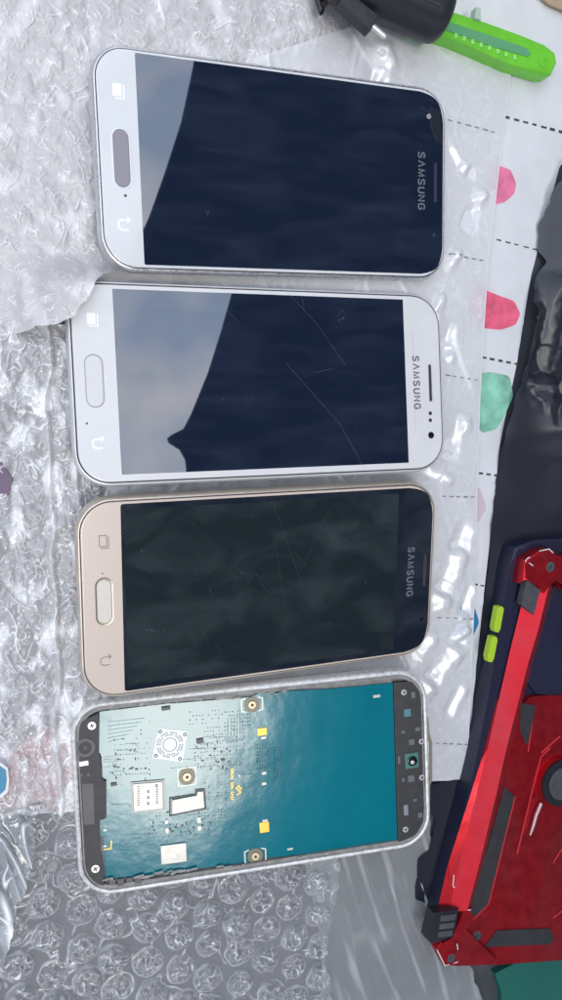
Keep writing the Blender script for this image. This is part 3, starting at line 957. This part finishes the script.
for k in range(8):
    x, y = q(random.gauss(343, 3), random.gauss(318, 2))
    s = random.uniform(.1, .35)
    bm.faces.new([bm.verts.new((x + dx * s, y + dy * s, TH + .31)) for dx, dy in ((0, 0), (1, .2), (1.1, .8), (.2, .6))])
obj("smudge", bm, M_['dust'], r, smooth=0)["kind"] = "stuff"
dustset(r, xs0 + 2, xs1 - 2, ys0 + 2, ys1 - 2, 60)

# --- phone 3 : champagne
r, L, Wd, q = phone(2, "phone", "champagne gold phone with ivory home button and scuffed black screen, third from the top")
std_front(r, L, Wd, (12, 13, 13, 13), M_['gold'], M_['champ'], 1.5)
a, b = q(120.4, 503), q(124.8, 691)
iy = 2.3
pts = poly_round([(a[0], Wd/2 - iy), (L/2 - 2.1, Wd/2 - iy), (L/2 - 2.1, -Wd/2 + iy), (b[0], -Wd/2 + iy)], [1, 11, 11, 1])
obj("screen", prism(pts, TH - .1, TH + .24, .1), M_['screen2'], r)
c1, c2 = q(398, 503), q(393, 652)
xd = (c1[0] + c2[0]) / 2
obj("display", prism([(a[0] + 1, -Wd/2 + iy + 2), (xd, -Wd/2 + iy + 2), (xd, Wd/2 - iy - 2), (a[0] + 1, Wd/2 - iy - 2)], TH, TH + .26), M_['display'], r)
c = q(104.6, 601.6)
hb = obj("home_button", stadium(*c, 4.9, 15.6, 7.5, TH + .4), M_['btng'], r)
obj("button_ring", loft(bmesh.new(), [(rr(6.2, 17.2, 3.09, 0, 9, *c), TH + .1), (rr(6.0, 17.0, 3.0, 0, 9, *c), TH + .34), (rr(5.3, 16.2, 2.6, 0, 9, *c), TH + .3), (rr(5.0, 15.8, 2.5, 0, 9, *c), TH + .1)], False, False), mat("bronze ring", (.4, .34, .28), .3, .8), hb)
icons(r, q, (103, 541), (105.5, 661), M_['iconb'], 1.05, .24)
obj("lettering", lettering("SAMSUNG", *q(410, 571.5), 19.8, 2.6, TH + .27, .21), mat("dim logo print", (.2, .215, .25), .4, .3), r, smooth=0)
c = q(424.3, 570)
obj("earpiece", stadium(*c, 1.3, 13.0, TH, TH + .28, .04), mat("earpiece mesh", (.035, .037, .05), .5), r)
obj("front_camera", disc(*q(421, 619), .8, TH + .2, TH + .27, n=20), M_['lens'], r)
obj("microphone", disc(*q(102.5, 573.5), .25, TH, TH + .15, n=12), M_['gap'], r)
sc = []
for k in range(14):
    x, y = random.uniform(190, 385), random.uniform(510, 660)
    a_ = random.choice((1.1, 1.9, .5)) + random.uniform(-.4, .4)
    l = random.uniform(4, 26)
    sc.append([(x, y), (x + l * math.cos(a_), y + l * math.sin(a_))])
sc += [[(258, 580), (275, 600)], [(275, 540), (285, 610)], [(150, 628), (160, 633)], [(272, 500), (300, 580)], [(330, 508), (300, 570)]]
scratchset(r, q, sc, .1, TH + .34, "scratches", mat("faint scratch", (.3, .34, .36), .5, alpha=.13))
dustset(r, a[0] + 3, xd, -Wd/2 + 5, Wd/2 - 5, 70)
bm = bmesh.new()
for x0, y0, n, sx, sy in ((149, 630, 22, 4, 1.6), (205, 575, 20, 8, 5), (257, 577, 24, 5, 4)):
    for k in range(n):
        x, y = q(random.gauss(x0, sx), random.gauss(y0, sy))
        s = random.uniform(.05, .28)
        bm.faces.new([bm.verts.new((x + dx * s, y + dy * s, TH + .35)) for dx, dy in ((0, 0), (1.4, .2), (1.5, .6), (.2, .5))])
obj("smudge", bm, mat("smudge", (.4, .43, .46), .6, alpha=.3), r, smooth=0)["kind"] = "stuff"

# --- phone 4 : opened, circuit board showing
r, L, Wd, q = phone(3, "opened_phone", "opened phone without its screen, showing a teal circuit board in a worn frame")
rad = (12, 13, 13, 13)
obj("frame", rrbox(L, Wd, rad, [(2.4, 0), (.9, .6), (.2, 1.8), (0, 3.2), (0, 6.0), (.25, 7.0), (.7, 7.6), (1.2, TH), (1.75, 7.55), (1.95, 6.6), (1.95, 4.6)], cap1=True), M_['worn'], r)
ch = obj("chassis", loft(bmesh.new(), [(rr(L, Wd, rad, 1.97, 9), 5.0), (rr(L, Wd, rad, 1.97, 9), 6.9), (rr(L, Wd, rad, 2.3, 9), 7.05), (rr(L, Wd, rad, 3.4, 9), 6.9), (rr(L, Wd, rad, 3.5, 9), 5.2)], False, True), M_['mgrey'], r)
ZB = 6.0
qb = lambda x, y, z=ZB: q(x, y, z)
brd = obj("circuit_board", prism([qb(99.5, 711.5), qb(160, 704.5), qb(250, 697.5), qb(262, 692), qb(330, 689), qb(393, 683), qb(397.5, 843), qb(330, 852), qb(262, 858), qb(250, 862), qb(170, 872.5), qb(105, 879.5), qb(104, 836), qb(99, 835), qb(99, 782), qb(103, 780), qb(102, 756), qb(99, 755)], 5.1, ZB, .1), M_['pcb'], r, smooth=0)
# lower module (loudspeaker and microphone block)
zm = 7.0
mod = obj("speaker_module", prism([q(79, 722, zm), q(99, 713, zm), q(99.5, 726, zm), q(98, 753, zm), q(101, 756, zm), q(101, 779, zm), q(106.5, 781, zm), q(106.5, 818, zm), q(99, 820, zm), q(101, 853, zm), q(104, 868, zm), q(104.5, 886, zm), q(92, 886, zm), q(84, 874, zm), q(78, 790, zm)], 5.2, zm, .3), M_['soot'], r)
obj("speaker_grille", prism([q(82, 784, zm), q(93.5, 783, zm), q(95, 824, zm), q(84, 825, zm)], 6.9, 7.12, .1), M_['dgrey'], mod)
c = q(85.5, 747.5, zm)
obj("vibration_motor", ringpiece(*c, 2.3, 3.4, 6.9, 7.25), M_['dgrey'], mod)
obj("motor_hub", disc(*c, .9, 6.9, 7.2, .1), M_['black'], mod)
obj("contact_plate", box(*q(84, 763.5, zm), 3.2, 1.7, 6.9, 7.15, .05, .06), M_['solder'], mod)
for x, y in ((81.5, 775), (88.5, 774.3)):
    obj("pin", disc(*q(x, y, zm), .55, 6.9, 7.15, n=12), M_['dgrey'], mod)
def screw(x, y, z, rd, parent, m=M_['steel'], pad=None):
    cx, cy = q(x, y, z)
    bm = disc(cx, cy, rd, z - .3, z + .35, .15)
    s = obj("screw", bm, m, parent)
    bm = bmesh.new()
    an = random.uniform(0, 1.5)
    for k in (0, 1):
        box(cx, cy, rd * 1.3, rd * .3, z + .3, z + .37 + .004 * k, 0, an + k * math.pi / 2, bm)
    obj("slot", bm, M_['gap'], s, smooth=0)
screw(92, 725.6, zm, 1.5, mod)
screw(95.6, 868.6, zm, 1.5, mod)
bm = bmesh.new()
for k in range(5):
    x = 109 + k * 8.6
    prism([q(x, 880.5 - k, zm), q(x + 7, 879.7 - k, zm), q(x + 7, 888 - k * 1.0, zm), q(x, 889 - k, zm)], 5.3, 6.9 + .1 * (k % 2), .2, bm)
obj("contact_block", bm, M_['dgrey'], r)
# upper module
um = obj("camera_module", prism([q(393.5, 682.5, zm), q(412, 681, zm), q(420, 690, zm), q(424, 728, zm), q(427, 734, zm), q(427.5, 775, zm), q(424, 786, zm), q(424, 822, zm), q(416, 836, zm), q(398, 843, zm)], 5.2, zm, .35), M_['soot'], r)
for x, y in ((403.7, 692.2), (421.3, 741.3), (421.6, 777.4), (405.3, 829.4)):
    screw(x, y, zm, 1.15, um, M_['shield'])
cf = obj("camera_frame", box(*q(411.5, 760.5, zm), 5.6, 6.0, 6.9, 7.3, .15, .03), mat("dull green", (.06, .2, .16), .4), um)
obj("camera_lens", disc(*q(411.8, 760.5, zm), 2.0, 7.2, 7.9, .3), M_['lens'], cf)
obj("lens_glint", disc(*q(411.6, 761.5, zm), .8, 7.8, 7.96, .1, n=14), M_['chrome'], cf)
obj("sensor", box(*q(407.2, 712.7, zm), 2.8, 3.0, 6.9, 7.25, .1, .03), mat("teal window", (.1, .25, .28), .25), um)
obj("sensor", box(*q(405.8, 810, zm), 1.8, 4.2, 6.9, 7.2, .1, .03), mat("grey window", (.25, .27, .3), .3), um)
bm = bmesh.new()
M_slate = mat("slate component", (.12, .15, .15), .4)
for x, y, w, h in ((417.5, 729, 2.0, 1.4), (411.5, 742, 2.3, 2.2), (403, 732, 1.5, 1.2), (411, 778.5, 2.6, 2.6), (420, 815, 1.8, 2.0), (413, 695, 1.6, 2.4), (403, 780, 1, 1.5), (399, 760, .9, 3), (415, 800, 1.5, 1)):
    obj("small_component", box(*q(x, y, zm), w, h, 6.9, 7.2, .08, .02), M_slate, um)

obj("side_clip", prism([q(424.5, 716, 7.2), q(428, 717, 7.2), q(429.5, 735, 7.2), q(432, 742, 7.2), q(432, 780, 7.2), q(429.5, 786, 7.2), q(429.8, 815, 7.2), q(427.5, 815, 7.2), q(427, 784, 7.2), q(429.6, 778, 7.2), q(429.6, 743, 7.2), q(427, 736, 7.2)], 6.6, 7.4, .1), mat("brown steel clip", (.28, .25, .2), .4, .7), r)
obj("ribbon_strip", prism([qb(394.3, 715), qb(396, 715), qb(398.5, 806), qb(396.5, 806)], ZB, ZB + .3), M_['navy'], um)

# board fittings
zb = ZB
def qz(x, y, z=ZB): return q(x, y, z)
sh = obj("chip", prism([qz(133, 783.5), qz(162.5, 781), qz(163.2, 807.5), qz(134, 810.8)], zb - .1, zb + .9, .2), M_['shield'], brd)
bm = bmesh.new()
for col in (138.5, 157):
    for k in range(9):
        y0 = 786 + k * 2.3 - (col - 138) * .09
        prism([q(col - 1.2, y0, zb + .9), q(col + 1.5, y0 - .1, zb + .9), q(col + 1.5, y0 + 1.1, zb + .9), q(col - 1.2, y0 + 1.2, zb + .9)], zb + .88, zb + .92, 0, bm)
prism([q(155, 784.3, zb + .9), q(157.5, 784.1, zb + .9), q(157.6, 786.3, zb + .9), q(155.2, 786.5, zb + .9)], zb + .88, zb + .93, 0, bm)
for k in range(3):
    prism([q(147, 790 + k * 6, zb + .9), q(149.5, 789.8 + k * 6, zb + .9), q(149.6, 793 + k * 6, zb + .9), q(147.2, 793.2 + k * 6, zb + .9)], zb + .88, zb + .915, 0, bm)
obj("chip_print", bm, mat("faded chip print", (.3, .3, .28), .5), sh, smooth=0)
ol = obj("chip_fence", loft(bmesh.new(), [([qz(131, 782), qz(164.5, 779.2), qz(165.2, 809), qz(132, 812.5)], zb - .05), ([qz(131, 782), qz(164.5, 779.2), qz(165.2, 809), qz(132, 812.5)], zb + .5), ([qz(132.7, 783.2), qz(162.8, 780.7), qz(163.5, 807.8), qz(133.7, 811)], zb + .5), ([qz(132.7, 783.2), qz(162.8, 780.7), qz(163.5, 807.8), qz(133.7, 811)], zb - .05)], False, False), mat("grey fence", (.25, .26, .26), .4, .7), sh, smooth=0)
l2 = obj("shield_can", prism([qz(172, 799), qz(197, 795.2), qz(197, 790.8), qz(203, 790.5), qz(204.3, 807), qz(171.8, 813.6)], zb - .1, zb + .9, .2), M_['shield'], brd)
ol = [qz(170, 798), qz(196, 794), qz(196, 789.5), qz(204.2, 789), qz(205.8, 808.2), qz(170, 815.5)]
bm = bmesh.new(); ribbon(bm, ol, .55, zb + .25, True)
obj("shield_rim", bm, M_['dgrey'], l2, smooth=0)
obj("chip", prism([qz(160.5, 845.2), qz(186, 842), qz(187, 860.5), qz(161.3, 864)], zb - .1, zb + .8, .25), M_['shield'], brd)
# foil sticker with a plain ornamental ring
st = obj("sticker", prism([qz(158.3, 728), qz(188, 731), qz(182.7, 762), qz(152.3, 758)], zb - .05, zb + .14), M_['sticker'], brd, smooth=0)
c = qz(170, 744.5)
bm = bmesh.new()
for rd, n, wd in ((4.6, 40, .5), (3.75, 30, .45)):
    for k in range(n):
        if (k * 7) % 5 == 0:
            continue
        t0, t1 = 2 * math.pi * k / n, 2 * math.pi * (k + .55) / n
        ribbon(bm, [(c[0] + rd * math.cos(t), c[1] + rd * math.sin(t)) for t in (t0, (t0 + t1) / 2, t1)], wd, zb + .16)
ribbon(bm, [(c[0] + 2.5 * math.cos(t * .2094), c[1] + 2.5 * math.sin(t * .2094)) for t in range(30)], .22, zb + .16, True)
for x, y in ((160.2, 731.5), (185, 734.3), (180, 758.7), (156, 755.5)):
    ribbon(bm, [(qz(x, y)[0] + .55 * math.cos(t * .785), qz(x, y)[1] + .55 * math.sin(t * .785)) for t in range(8)], .35, zb + .16, True)
obj("sticker_print", bm, M_['stickerink'], st, smooth=0)
# screw lands
def land(x, y, rd, tabs=True):
    cx, cy = qz(x, y)
    ld = obj("screw_land", disc(cx, cy, rd, zb - .1, zb + .2, .1), mat("dull land", (.16, .15, .12), .4, .5), brd)
    obj("screw", disc(cx, cy, rd * .52, zb + .1, zb + .75, .2), M_['brass'], ld)
    obj("slot", disc(cx, cy, rd * .2, zb + .7, zb + .79, n=6), M_['gap'], ld, smooth=0)
    if tabs:
        bm = bmesh.new()
        for s in (-1, 1):
            ribbon(bm, [(cx + s * rd * .8, cy + rd * .9), (cx + s * rd * 1.35, cy + rd * .7), (cx + s * rd * 1.35, cy - rd * .7), (cx + s * rd * .8, cy - rd * .9)], .5, zb + .12)
        obj("land_tab", bm, M_['solder'], ld, smooth=0)
land(187, 776.5, 3.2, False)
land(252, 704.5, 3.0)
land(255.3, 855.8, 3.0)
bm = bmesh.new(); ribbon(bm, [(qz(187, 776.5)[0] + dx, qz(187, 776.5)[1] + dy) for dx, dy in ((-3.2, 3.3), (3.2, 3.3), (3.2, -3.3), (-3.2, -3.3))], .4, zb + .1, True)
obj("land_border", bm, M_['solder'], brd, smooth=0)
for x, y, w, h in ((262, 731.5, 3.6, 2.8), (264.3, 827, 3.7, 4.0)):
    obj("gold_pad", box(*qz(x, y), w, h, zb - .05, zb + .35, .08, .02), M_['goldpad'], brd)
bm = bmesh.new()
for x, y, w, h in ((263.5, 737.6, 2, .9), (264, 773, 1.7, 1.0), (264, 783.5, 1.7, 1.0), (265, 820.5, 2, .9), (376.5, 696, 2.9, 1.1), (290, 848.8, 2.3, .7), (166.5, 822, 1.1, 1.4), (167.2, 830.5, 1.2, 2.0), (199, 820, 1.4, 2.2), (199.5, 828, 1.3, 1.8), (239.5, 776, .6, 1.4), (105, 830, 1.2, .8), (105, 846, 1.2, .7)):
    obj("solder_pad", box(*qz(x, y), w, h, zb - .05, zb + .3, .06, .03), M_['solder'], brd)
bm = bmesh.new()
ribbon(bm, [qz(111.5, 840.5), qz(111, 848.5), qz(103.5, 849.5)], .35, zb + .08)
ribbon(bm, [qz(241.8, 787), qz(239.2, 791), qz(236, 788), qz(239, 785.6), qz(240.5, 792.5), qz(236.5, 795)], .38, zb + .08)
for k in range(14):
    y = 769 + k * 2.3
    if k in (5, 9):
        continue
    ribbon(bm, [qz(231.0, y), qz(233.6, y + .2)], .4, zb + .08)
    ribbon(bm, [qz(231.0 + 1.3 * (k % 2), y), qz(231.1 + 1.3 * (k % 2), y + 1.3)], .25, zb + .09)
obj("board_print", bm, M_['goldpad'], brd, smooth=0)
# vias and tiny parts: rows of dots like the photo's
bm = bmesh.new()
def dots(x0, y0, x1, y1, nx, ny, keep=.8, s=.22):
    for i in range(nx):
        for j in range(ny):
            if random.random() > keep:
                continue
            x = x0 + (x1 - x0) * i / max(nx - 1, 1); y = y0 + (y1 - y0) * j / max(ny - 1, 1) - (x - x0) * .06
            cx, cy = qz(x, y)
            a = s * random.uniform(.7, 1.3)
            v = [bm.verts.new((cx + a * dx, cy + a * dy, zb + .07)) for dx, dy in ((-1, -.6), (1, -.6), (1, .6), (-1, .6))]
            bm.faces.new(v)
dots(115, 745, 150, 775, 13, 7, .6); dots(102, 757, 116, 767, 6, 5, .8); dots(195, 745, 240, 768, 15, 7, .75)
dots(205, 728, 245, 742, 15, 5, .55); dots(225, 712, 250, 730, 11, 6, .75); dots(150, 810, 200, 826, 16, 6, .3)
dots(205, 810, 225, 822, 7, 5, .7); dots(140, 830, 200, 838, 20, 3, .35); dots(275, 748, 281, 779, 3, 13, .9, .28)
dots(257, 745, 268, 768, 5, 8, .7); dots(115, 855, 150, 862, 10, 2, .5); dots(120, 845, 128, 850, 4, 3, .8); dots(172, 760, 215, 768, 16, 2, .8)
dots(205, 776, 226, 800, 6, 8, .4); dots(110, 720, 150, 740, 10, 6, .15); dots(190, 712, 222, 724, 11, 4, .35)
o = obj("via_dots", bm, M_['via'], brd, smooth=0); o['kind'] = 'stuff'
bm = bmesh.new()
def trace(pts): ribbon(bm, [qz(*p) for p in pts], .14, zb + .06)
for k in range(6):
    trace([(258 + k * 2.2, 742 + k * .4), (258 + k * 2.2, 766), (256 + k * 2, 770)])
    trace([(228 + k * 3, 716), (228 + k * 3.1, 734 + k), (222 + k * 2, 742)])
    trace([(108, 722 + k * 4), (145 - k * 4, 718 + k * 4)])
for k in range(22):
    x, y = random.uniform(105, 250), random.uniform(715, 860)
    l = random.uniform(6, 22)
    trace([(x, y), (x + l, y - l * .07), (x + l + 3, y + 3)])
obj("board_trace", bm, M_['pcbline'], brd, smooth=0)["kind"] = "stuff"
bm = bmesh.new()
for k in range(60):
    x, y = random.choice(((random.uniform(195, 232), random.uniform(738, 770)), (random.uniform(112, 150), random.uniform(750, 780)), (random.uniform(145, 215), random.uniform(812, 838))))
    box(*qz(x, y), random.uniform(.4, 1.2), random.uniform(.3, .6), zb - .02, zb + .25, 0, random.choice((0, 1.57)), bm)
box(*qz(166, 708), 3.2, 1.2, zb, zb + .9, .1, .05, bm); box(*qz(200, 740.5), 2.6, 1.6, zb, zb + .7, .1, .05, bm); box(*qz(114, 784), 2.2, 1.2, zb, zb + .5, .1, .05, bm)
obj("tiny_component", bm, M_['dgrey'], brd, smooth=0)["kind"] = "stuff"
# torn foam and glue left along the ledges
bm = bmesh.new()
for k in range(70):
    t = random.random()
    if k < 40:
        x = 105 + 300 * t; y = 881 - (x - 100) * .118 + random.uniform(-1.5, 1.5)
    else:
        x = 100 + 190 * t; y = 708.5 - (x - 100) * .088 + random.uniform(-1.5, 1.5)
    box(*q(x, y, 7), random.uniform(.6, 4), random.uniform(.4, .9), 6.8, 7.1 + random.uniform(0, .15), .05, random.uniform(-.1, .1) + .1, bm)
obj("glue_residue", bm, mat("glue residue", (.3, .29, .27), .6, var=.4, vscale=400), r, smooth=0)["kind"] = "stuff"

# ------------------------------------------------------------------ red rugged case
ZC = 14.0
r = empty("phone_case", U(500, 760, 2.4))
tag(r, "red and black armoured phone case with lime side buttons and ring stand", "phone case")
def lc(pts, z=ZC):
    return [U(a, b, z) - r.location / S for a, b in pts]
zo = 2.4
def cprism(name, pts, z0, z1, m, bev=.3, parent=r, seg=2):
    return obj(name, prism(lc(pts, z1), z0 - zo, z1 - zo, bev, seg=seg), m, parent)
obj("bumper", prism(lc([(505, 545), (525, 538), (680, 530), (680, 940), (470, 950), (446, 952), (434, 946), (425, 936), (428, 910), (440, 862), (448, 832), (465, 762), (479, 690), (486, 645), (494, 600), (500, 562)], 4.0), 2.6 - zo, 11.0 - zo, 1.6, seg=3), M_['navy'], r)
cprism("red_shell", [(519, 708), (523, 706), (528, 698), (536, 696), (680, 690), (680, 938), (562, 960), (496, 965), (458, 962), (446, 966), (436, 951), (441, 938), (459, 914), (464, 910), (478, 860), (497, 790)], 10.5, 13.2, M_['red'], .7)
# side facet, darker because it faces away from the light
bm = bmesh.new()
def loft3(a, b, c=None):
    vr = [[bm.verts.new(p) for p in ring] for ring in (a, b)]
    n = len(a)
    for i in range(n - 1):
        bm.faces.new((vr[0][i], vr[0][i+1], vr[1][i+1], vr[1][i]))
out = [(514, 634), (505.5, 668), (497, 700), (481, 760), (468, 802), (448, 864), (438, 906)]
mid = [(521, 606), (510, 650), (498.5, 700), (487, 750), (475.5, 798), (461.5, 855), (448, 912)]
inn = [(549, 585), (538.5, 628), (528.6, 661), (506, 750), (496, 795), (480.6, 858.6), (467, 911)]
inn2 = [(553, 585), (542.5, 629), (532.6, 662), (510, 752), (500, 797), (485, 860), (470, 912)]
f = lambda L_, z: [U(a, b, z) - r.location / S for a, b in L_]
def strip(a, b):
    vr = [[bm.verts.new(p) for p in ring] for ring in (a, b)]
    for i in range(len(a) - 1):
        bm.faces.new((vr[0][i], vr[0][i+1], vr[1][i+1], vr[1][i]))
strip(f(out, 11.3), f(mid, 12.2))
strip(f(mid, 12.2), f(inn, 16.6))
strip(f(inn, 16.6), f(inn2, 12.6))
obj("side_rail", bm, M_['red'], r, smooth=20)
cprism("corner_guard", [(521, 584), (524.5, 565.5), (526, 560), (539.5, 551), (550, 549), (556, 552), (561, 561), (572, 556), (680, 548), (680, 585), (562, 590), (557, 574), (551, 584), (545, 594), (538, 590), (530, 577)], 10.5, 17.0, M_['red'], 1.4, seg=3)
cg = cprism("corner_guard", [(436, 949.6), (441, 942), (453, 940), (461.5, 912), (472, 908), (474, 925), (462, 929), (497, 958), (496, 965.5), (458, 964), (445, 967.5)], 10.5, 16.0, M_['red'], .9)
for x, y, rd in ((550, 567, 2.3), (451, 958, 2.0), (476, 936.5, 2.5)):
    c = lc([(x, y)], 17.0 if y < 600 else 16.0)[0]
    zt = 17.0 if y < 600 else (16.0 if x < 460 else 13.2)
    c = lc([(x, y)], zt)[0]
    k = obj("screw_boss", ringpiece(c.x, c.y, rd, rd + .7, zt - zo - .2, zt - zo + .3), M_['red'], r)
    obj("screw", disc(c.x, c.y, rd, zt - zo - .1, zt - zo + .1, .1), M_['dgrey'], r)
    bm = bmesh.new(); box(c.x, c.y, rd * 1.2, .5, zt - zo + .08, zt - zo + .13, 0, .6, bm)
    obj("slot", bm, M_['gap'], r, smooth=0)
cprism("grip_inset", [(527.5, 576.5), (541, 587), (534, 615), (521.5, 604.5)], 13.0, 16.6, M_['dgrey'], .4)
cprism("grip_inset", [(433, 913), (459, 909.5), (454, 938), (431, 944), (427, 940)], 10.4, 15.6, M_['black'], .6)
bm = bmesh.new()
for k in range(3):
    y = 915 + k * 8
    prism(lc([(441 - k * 1.2, y + 1), (456 - k * 1.4, y - 1), (455 - k * 1.5, y + 5), (440 - k * 1.2, y + 7)], 16), 15.4 - zo, 16.1 - zo, .3, bm)
    obj("grip_rib", bm, M_['dgrey'], r)
    bm = bmesh.new()

cprism("panel_inset", [(504.6, 786.6), (514.7, 796.7), (507, 828), (488, 904), (469, 922), (472, 901.6), (488, 846)], 12.9, 13.6, M_['soot'], .25)
cprism("panel_inset", [(521, 703), (536, 706), (528.6, 742), (525, 744), (520, 730)], 12.9, 13.6, M_['soot'], .25)
cprism("panel_inset", [(497, 930.6), (549, 928.5), (554.5, 939), (550, 944.5), (484.4, 947.3)], 12.9, 13.6, M_['soot'], .25)
cprism("camera_recess", [(554, 586), (680, 578), (680, 690), (562, 697), (536, 694), (527, 681), (530, 666)], 9.0, 12.6, M_['navy'], .4)
c = lc([(583, 627)], 13)[0]
obj("camera_ring", ringpiece(c.x, c.y, 7.5, 10.5, 10 - zo, 13.8 - zo), mat("blue black rubber", (.01, .014, .05), .3), r)
obj("camera_opening", disc(c.x, c.y, 7.4, 10 - zo, 12.9 - zo, n=32), M_['lens'], r)
for pts in ([(505, 607), (509.5, 606.5), (511, 609), (507.5, 629), (505.5, 632.5), (502, 632), (501, 628)], [(499, 637), (503.5, 636.5), (504.7, 640), (501, 659), (499, 662.5), (495.5, 662), (494.5, 657)]):
    cprism("side_button", [(x - 7, y) for x, y in pts], 8.5, 11.8, M_['lime'], .3)
# grooves and raised lips round the ring stand
bm = bmesh.new()
ribbon(bm, lc([(550, 748), (541, 757), (536, 775), (517, 854)], 13.4), .9, 13.35 - zo)
ribbon(bm, lc([(534, 708), (528, 752)], 13.4), .7, 13.36 - zo)
ribbon(bm, lc([(680, 832), (566, 842), (553, 863)], 13.4), .8, 13.35 - zo)
ribbon(bm, lc([(680, 890), (566, 908), (553, 918)], 13.4), .8, 13.35 - zo)
ribbon(bm, lc([(541, 753), (560, 736)], 13.4), .9, 13.36 - zo)
ribbon(bm, lc([(514.7, 796.7), (507, 828), (488.3, 904), (470, 922)], 13.4), .6, 13.62 - zo)
obj("raised_line", bm, M_['redline'], r, smooth=0)
c = lc([(562, 783)], 16)[0]
rs = obj("ring_stand", disc(c.x, c.y, 10.4, 13 - zo, 16.5 - zo, 1.2, n=40), M_['black'], r)
obj("ring_hub", disc(c.x, c.y, 7.4, 16.4 - zo, 17.2 - zo, .5, n=36), M_['dgrey'], rs)
obj("ring_band", ringpiece(c.x, c.y, 10.5, 11.2, 13 - zo, 15.2 - zo, n=40), M_['red'], rs)
obj("highlight_streak", tube([p for p in lc([(541, 803), (536, 815), (533, 826), (530, 835)], 15)], [.9, .9, .8, .5], n=10), mat("pale pink highlight", (.6, .45, .45), .3, .7), rs)  # white highlight beside the ring, put in as a pale pink bar
bm = bmesh.new()
for pts in ([(525, 562), (526.5, 559), (530, 557)], [(539, 551), (549, 549), (553, 553)], [(437, 950), (445, 966), (458, 962)], [(529, 563), (533, 566)], [(457, 944), (458, 950)], [(454, 875), (453, 886), (454.5, 888)], [(467, 910.5), (471, 910)]):
    bm = ribbon(bmesh.new(), lc(pts, 17.1 if pts[0][1] < 600 else 16.2), .4, (17.08 if pts[0][1] < 600 else 16.1) - zo)
    obj("chipped_paint", bm, M_['whitecard'], r, smooth=0)

# ------------------------------------------------------------------ black plastic bag at the right edge
BAGF = [([(537, 316), (533, 345), (529, 368)], 4.0), ([(556, 298), (553, 345), (547, 386)], 7.0), ([(579, 300), (577, 350), (572, 405)], 7.0), ([(566, 408), (564, 428)], 2.0)]
BAGF = [(UP(p, 8.0), w) for p, w in BAGF]
def hBag(X, Y):
    yy = Y
    a = U(540, 285, 5).y; b = U(520, 450, 5).y
    band = sstep(b - 8, b + 10, yy) * (1 - sstep(a - 6, a + 10, yy))
    h = 3.6 + 2.2 * fbm(X / 40, Y / 50, 101, 2)
    xe = U(505, 400, 5).x
    h += band * np.clip((X - xe + 8) * .22, 0, 12)
    h += 8 * sstep(U(535, 200, 4).x - 2, U(560, 200, 4).x + 6, X) * sstep(U(540, 290, 4).y - 4, U(540, 270, 4).y + 6, yy)
    return np.clip(facets(h, X, Y, BAGF, 500, 60.0, base=h), 2.4, 30)
polyBag = UP([(562, 165), (548, 195), (539, 228), (539, 250), (545, 262), (536, 275), (531, 285), (519, 370), (505, 430), (496, 500), (487, 592), (479, 690), (470, 780)], 4) + \
          UP([(432, 785), (424, 800), (436, 820), (430, 850), (418, 860), (416, 900), (440, 910), (520, 900), (700, 800), (700, 150)], 3)
def hBag2(X, Y):
    h = hBag(X, Y)
    low = sstep(U(500, 560, 3).y + 6, U(500, 540, 3).y + 14, Y)
    return low * h + (1 - low) * (2.3 + .18 * (h - 3.5).clip(-2, 2))
tag(sheet("plastic_bag", polyBag, .5, hBag2, M_['bag'], rag=.8, seed=23),
    "glossy black plastic bag at the right edge, above and under the red case", "plastic bag")
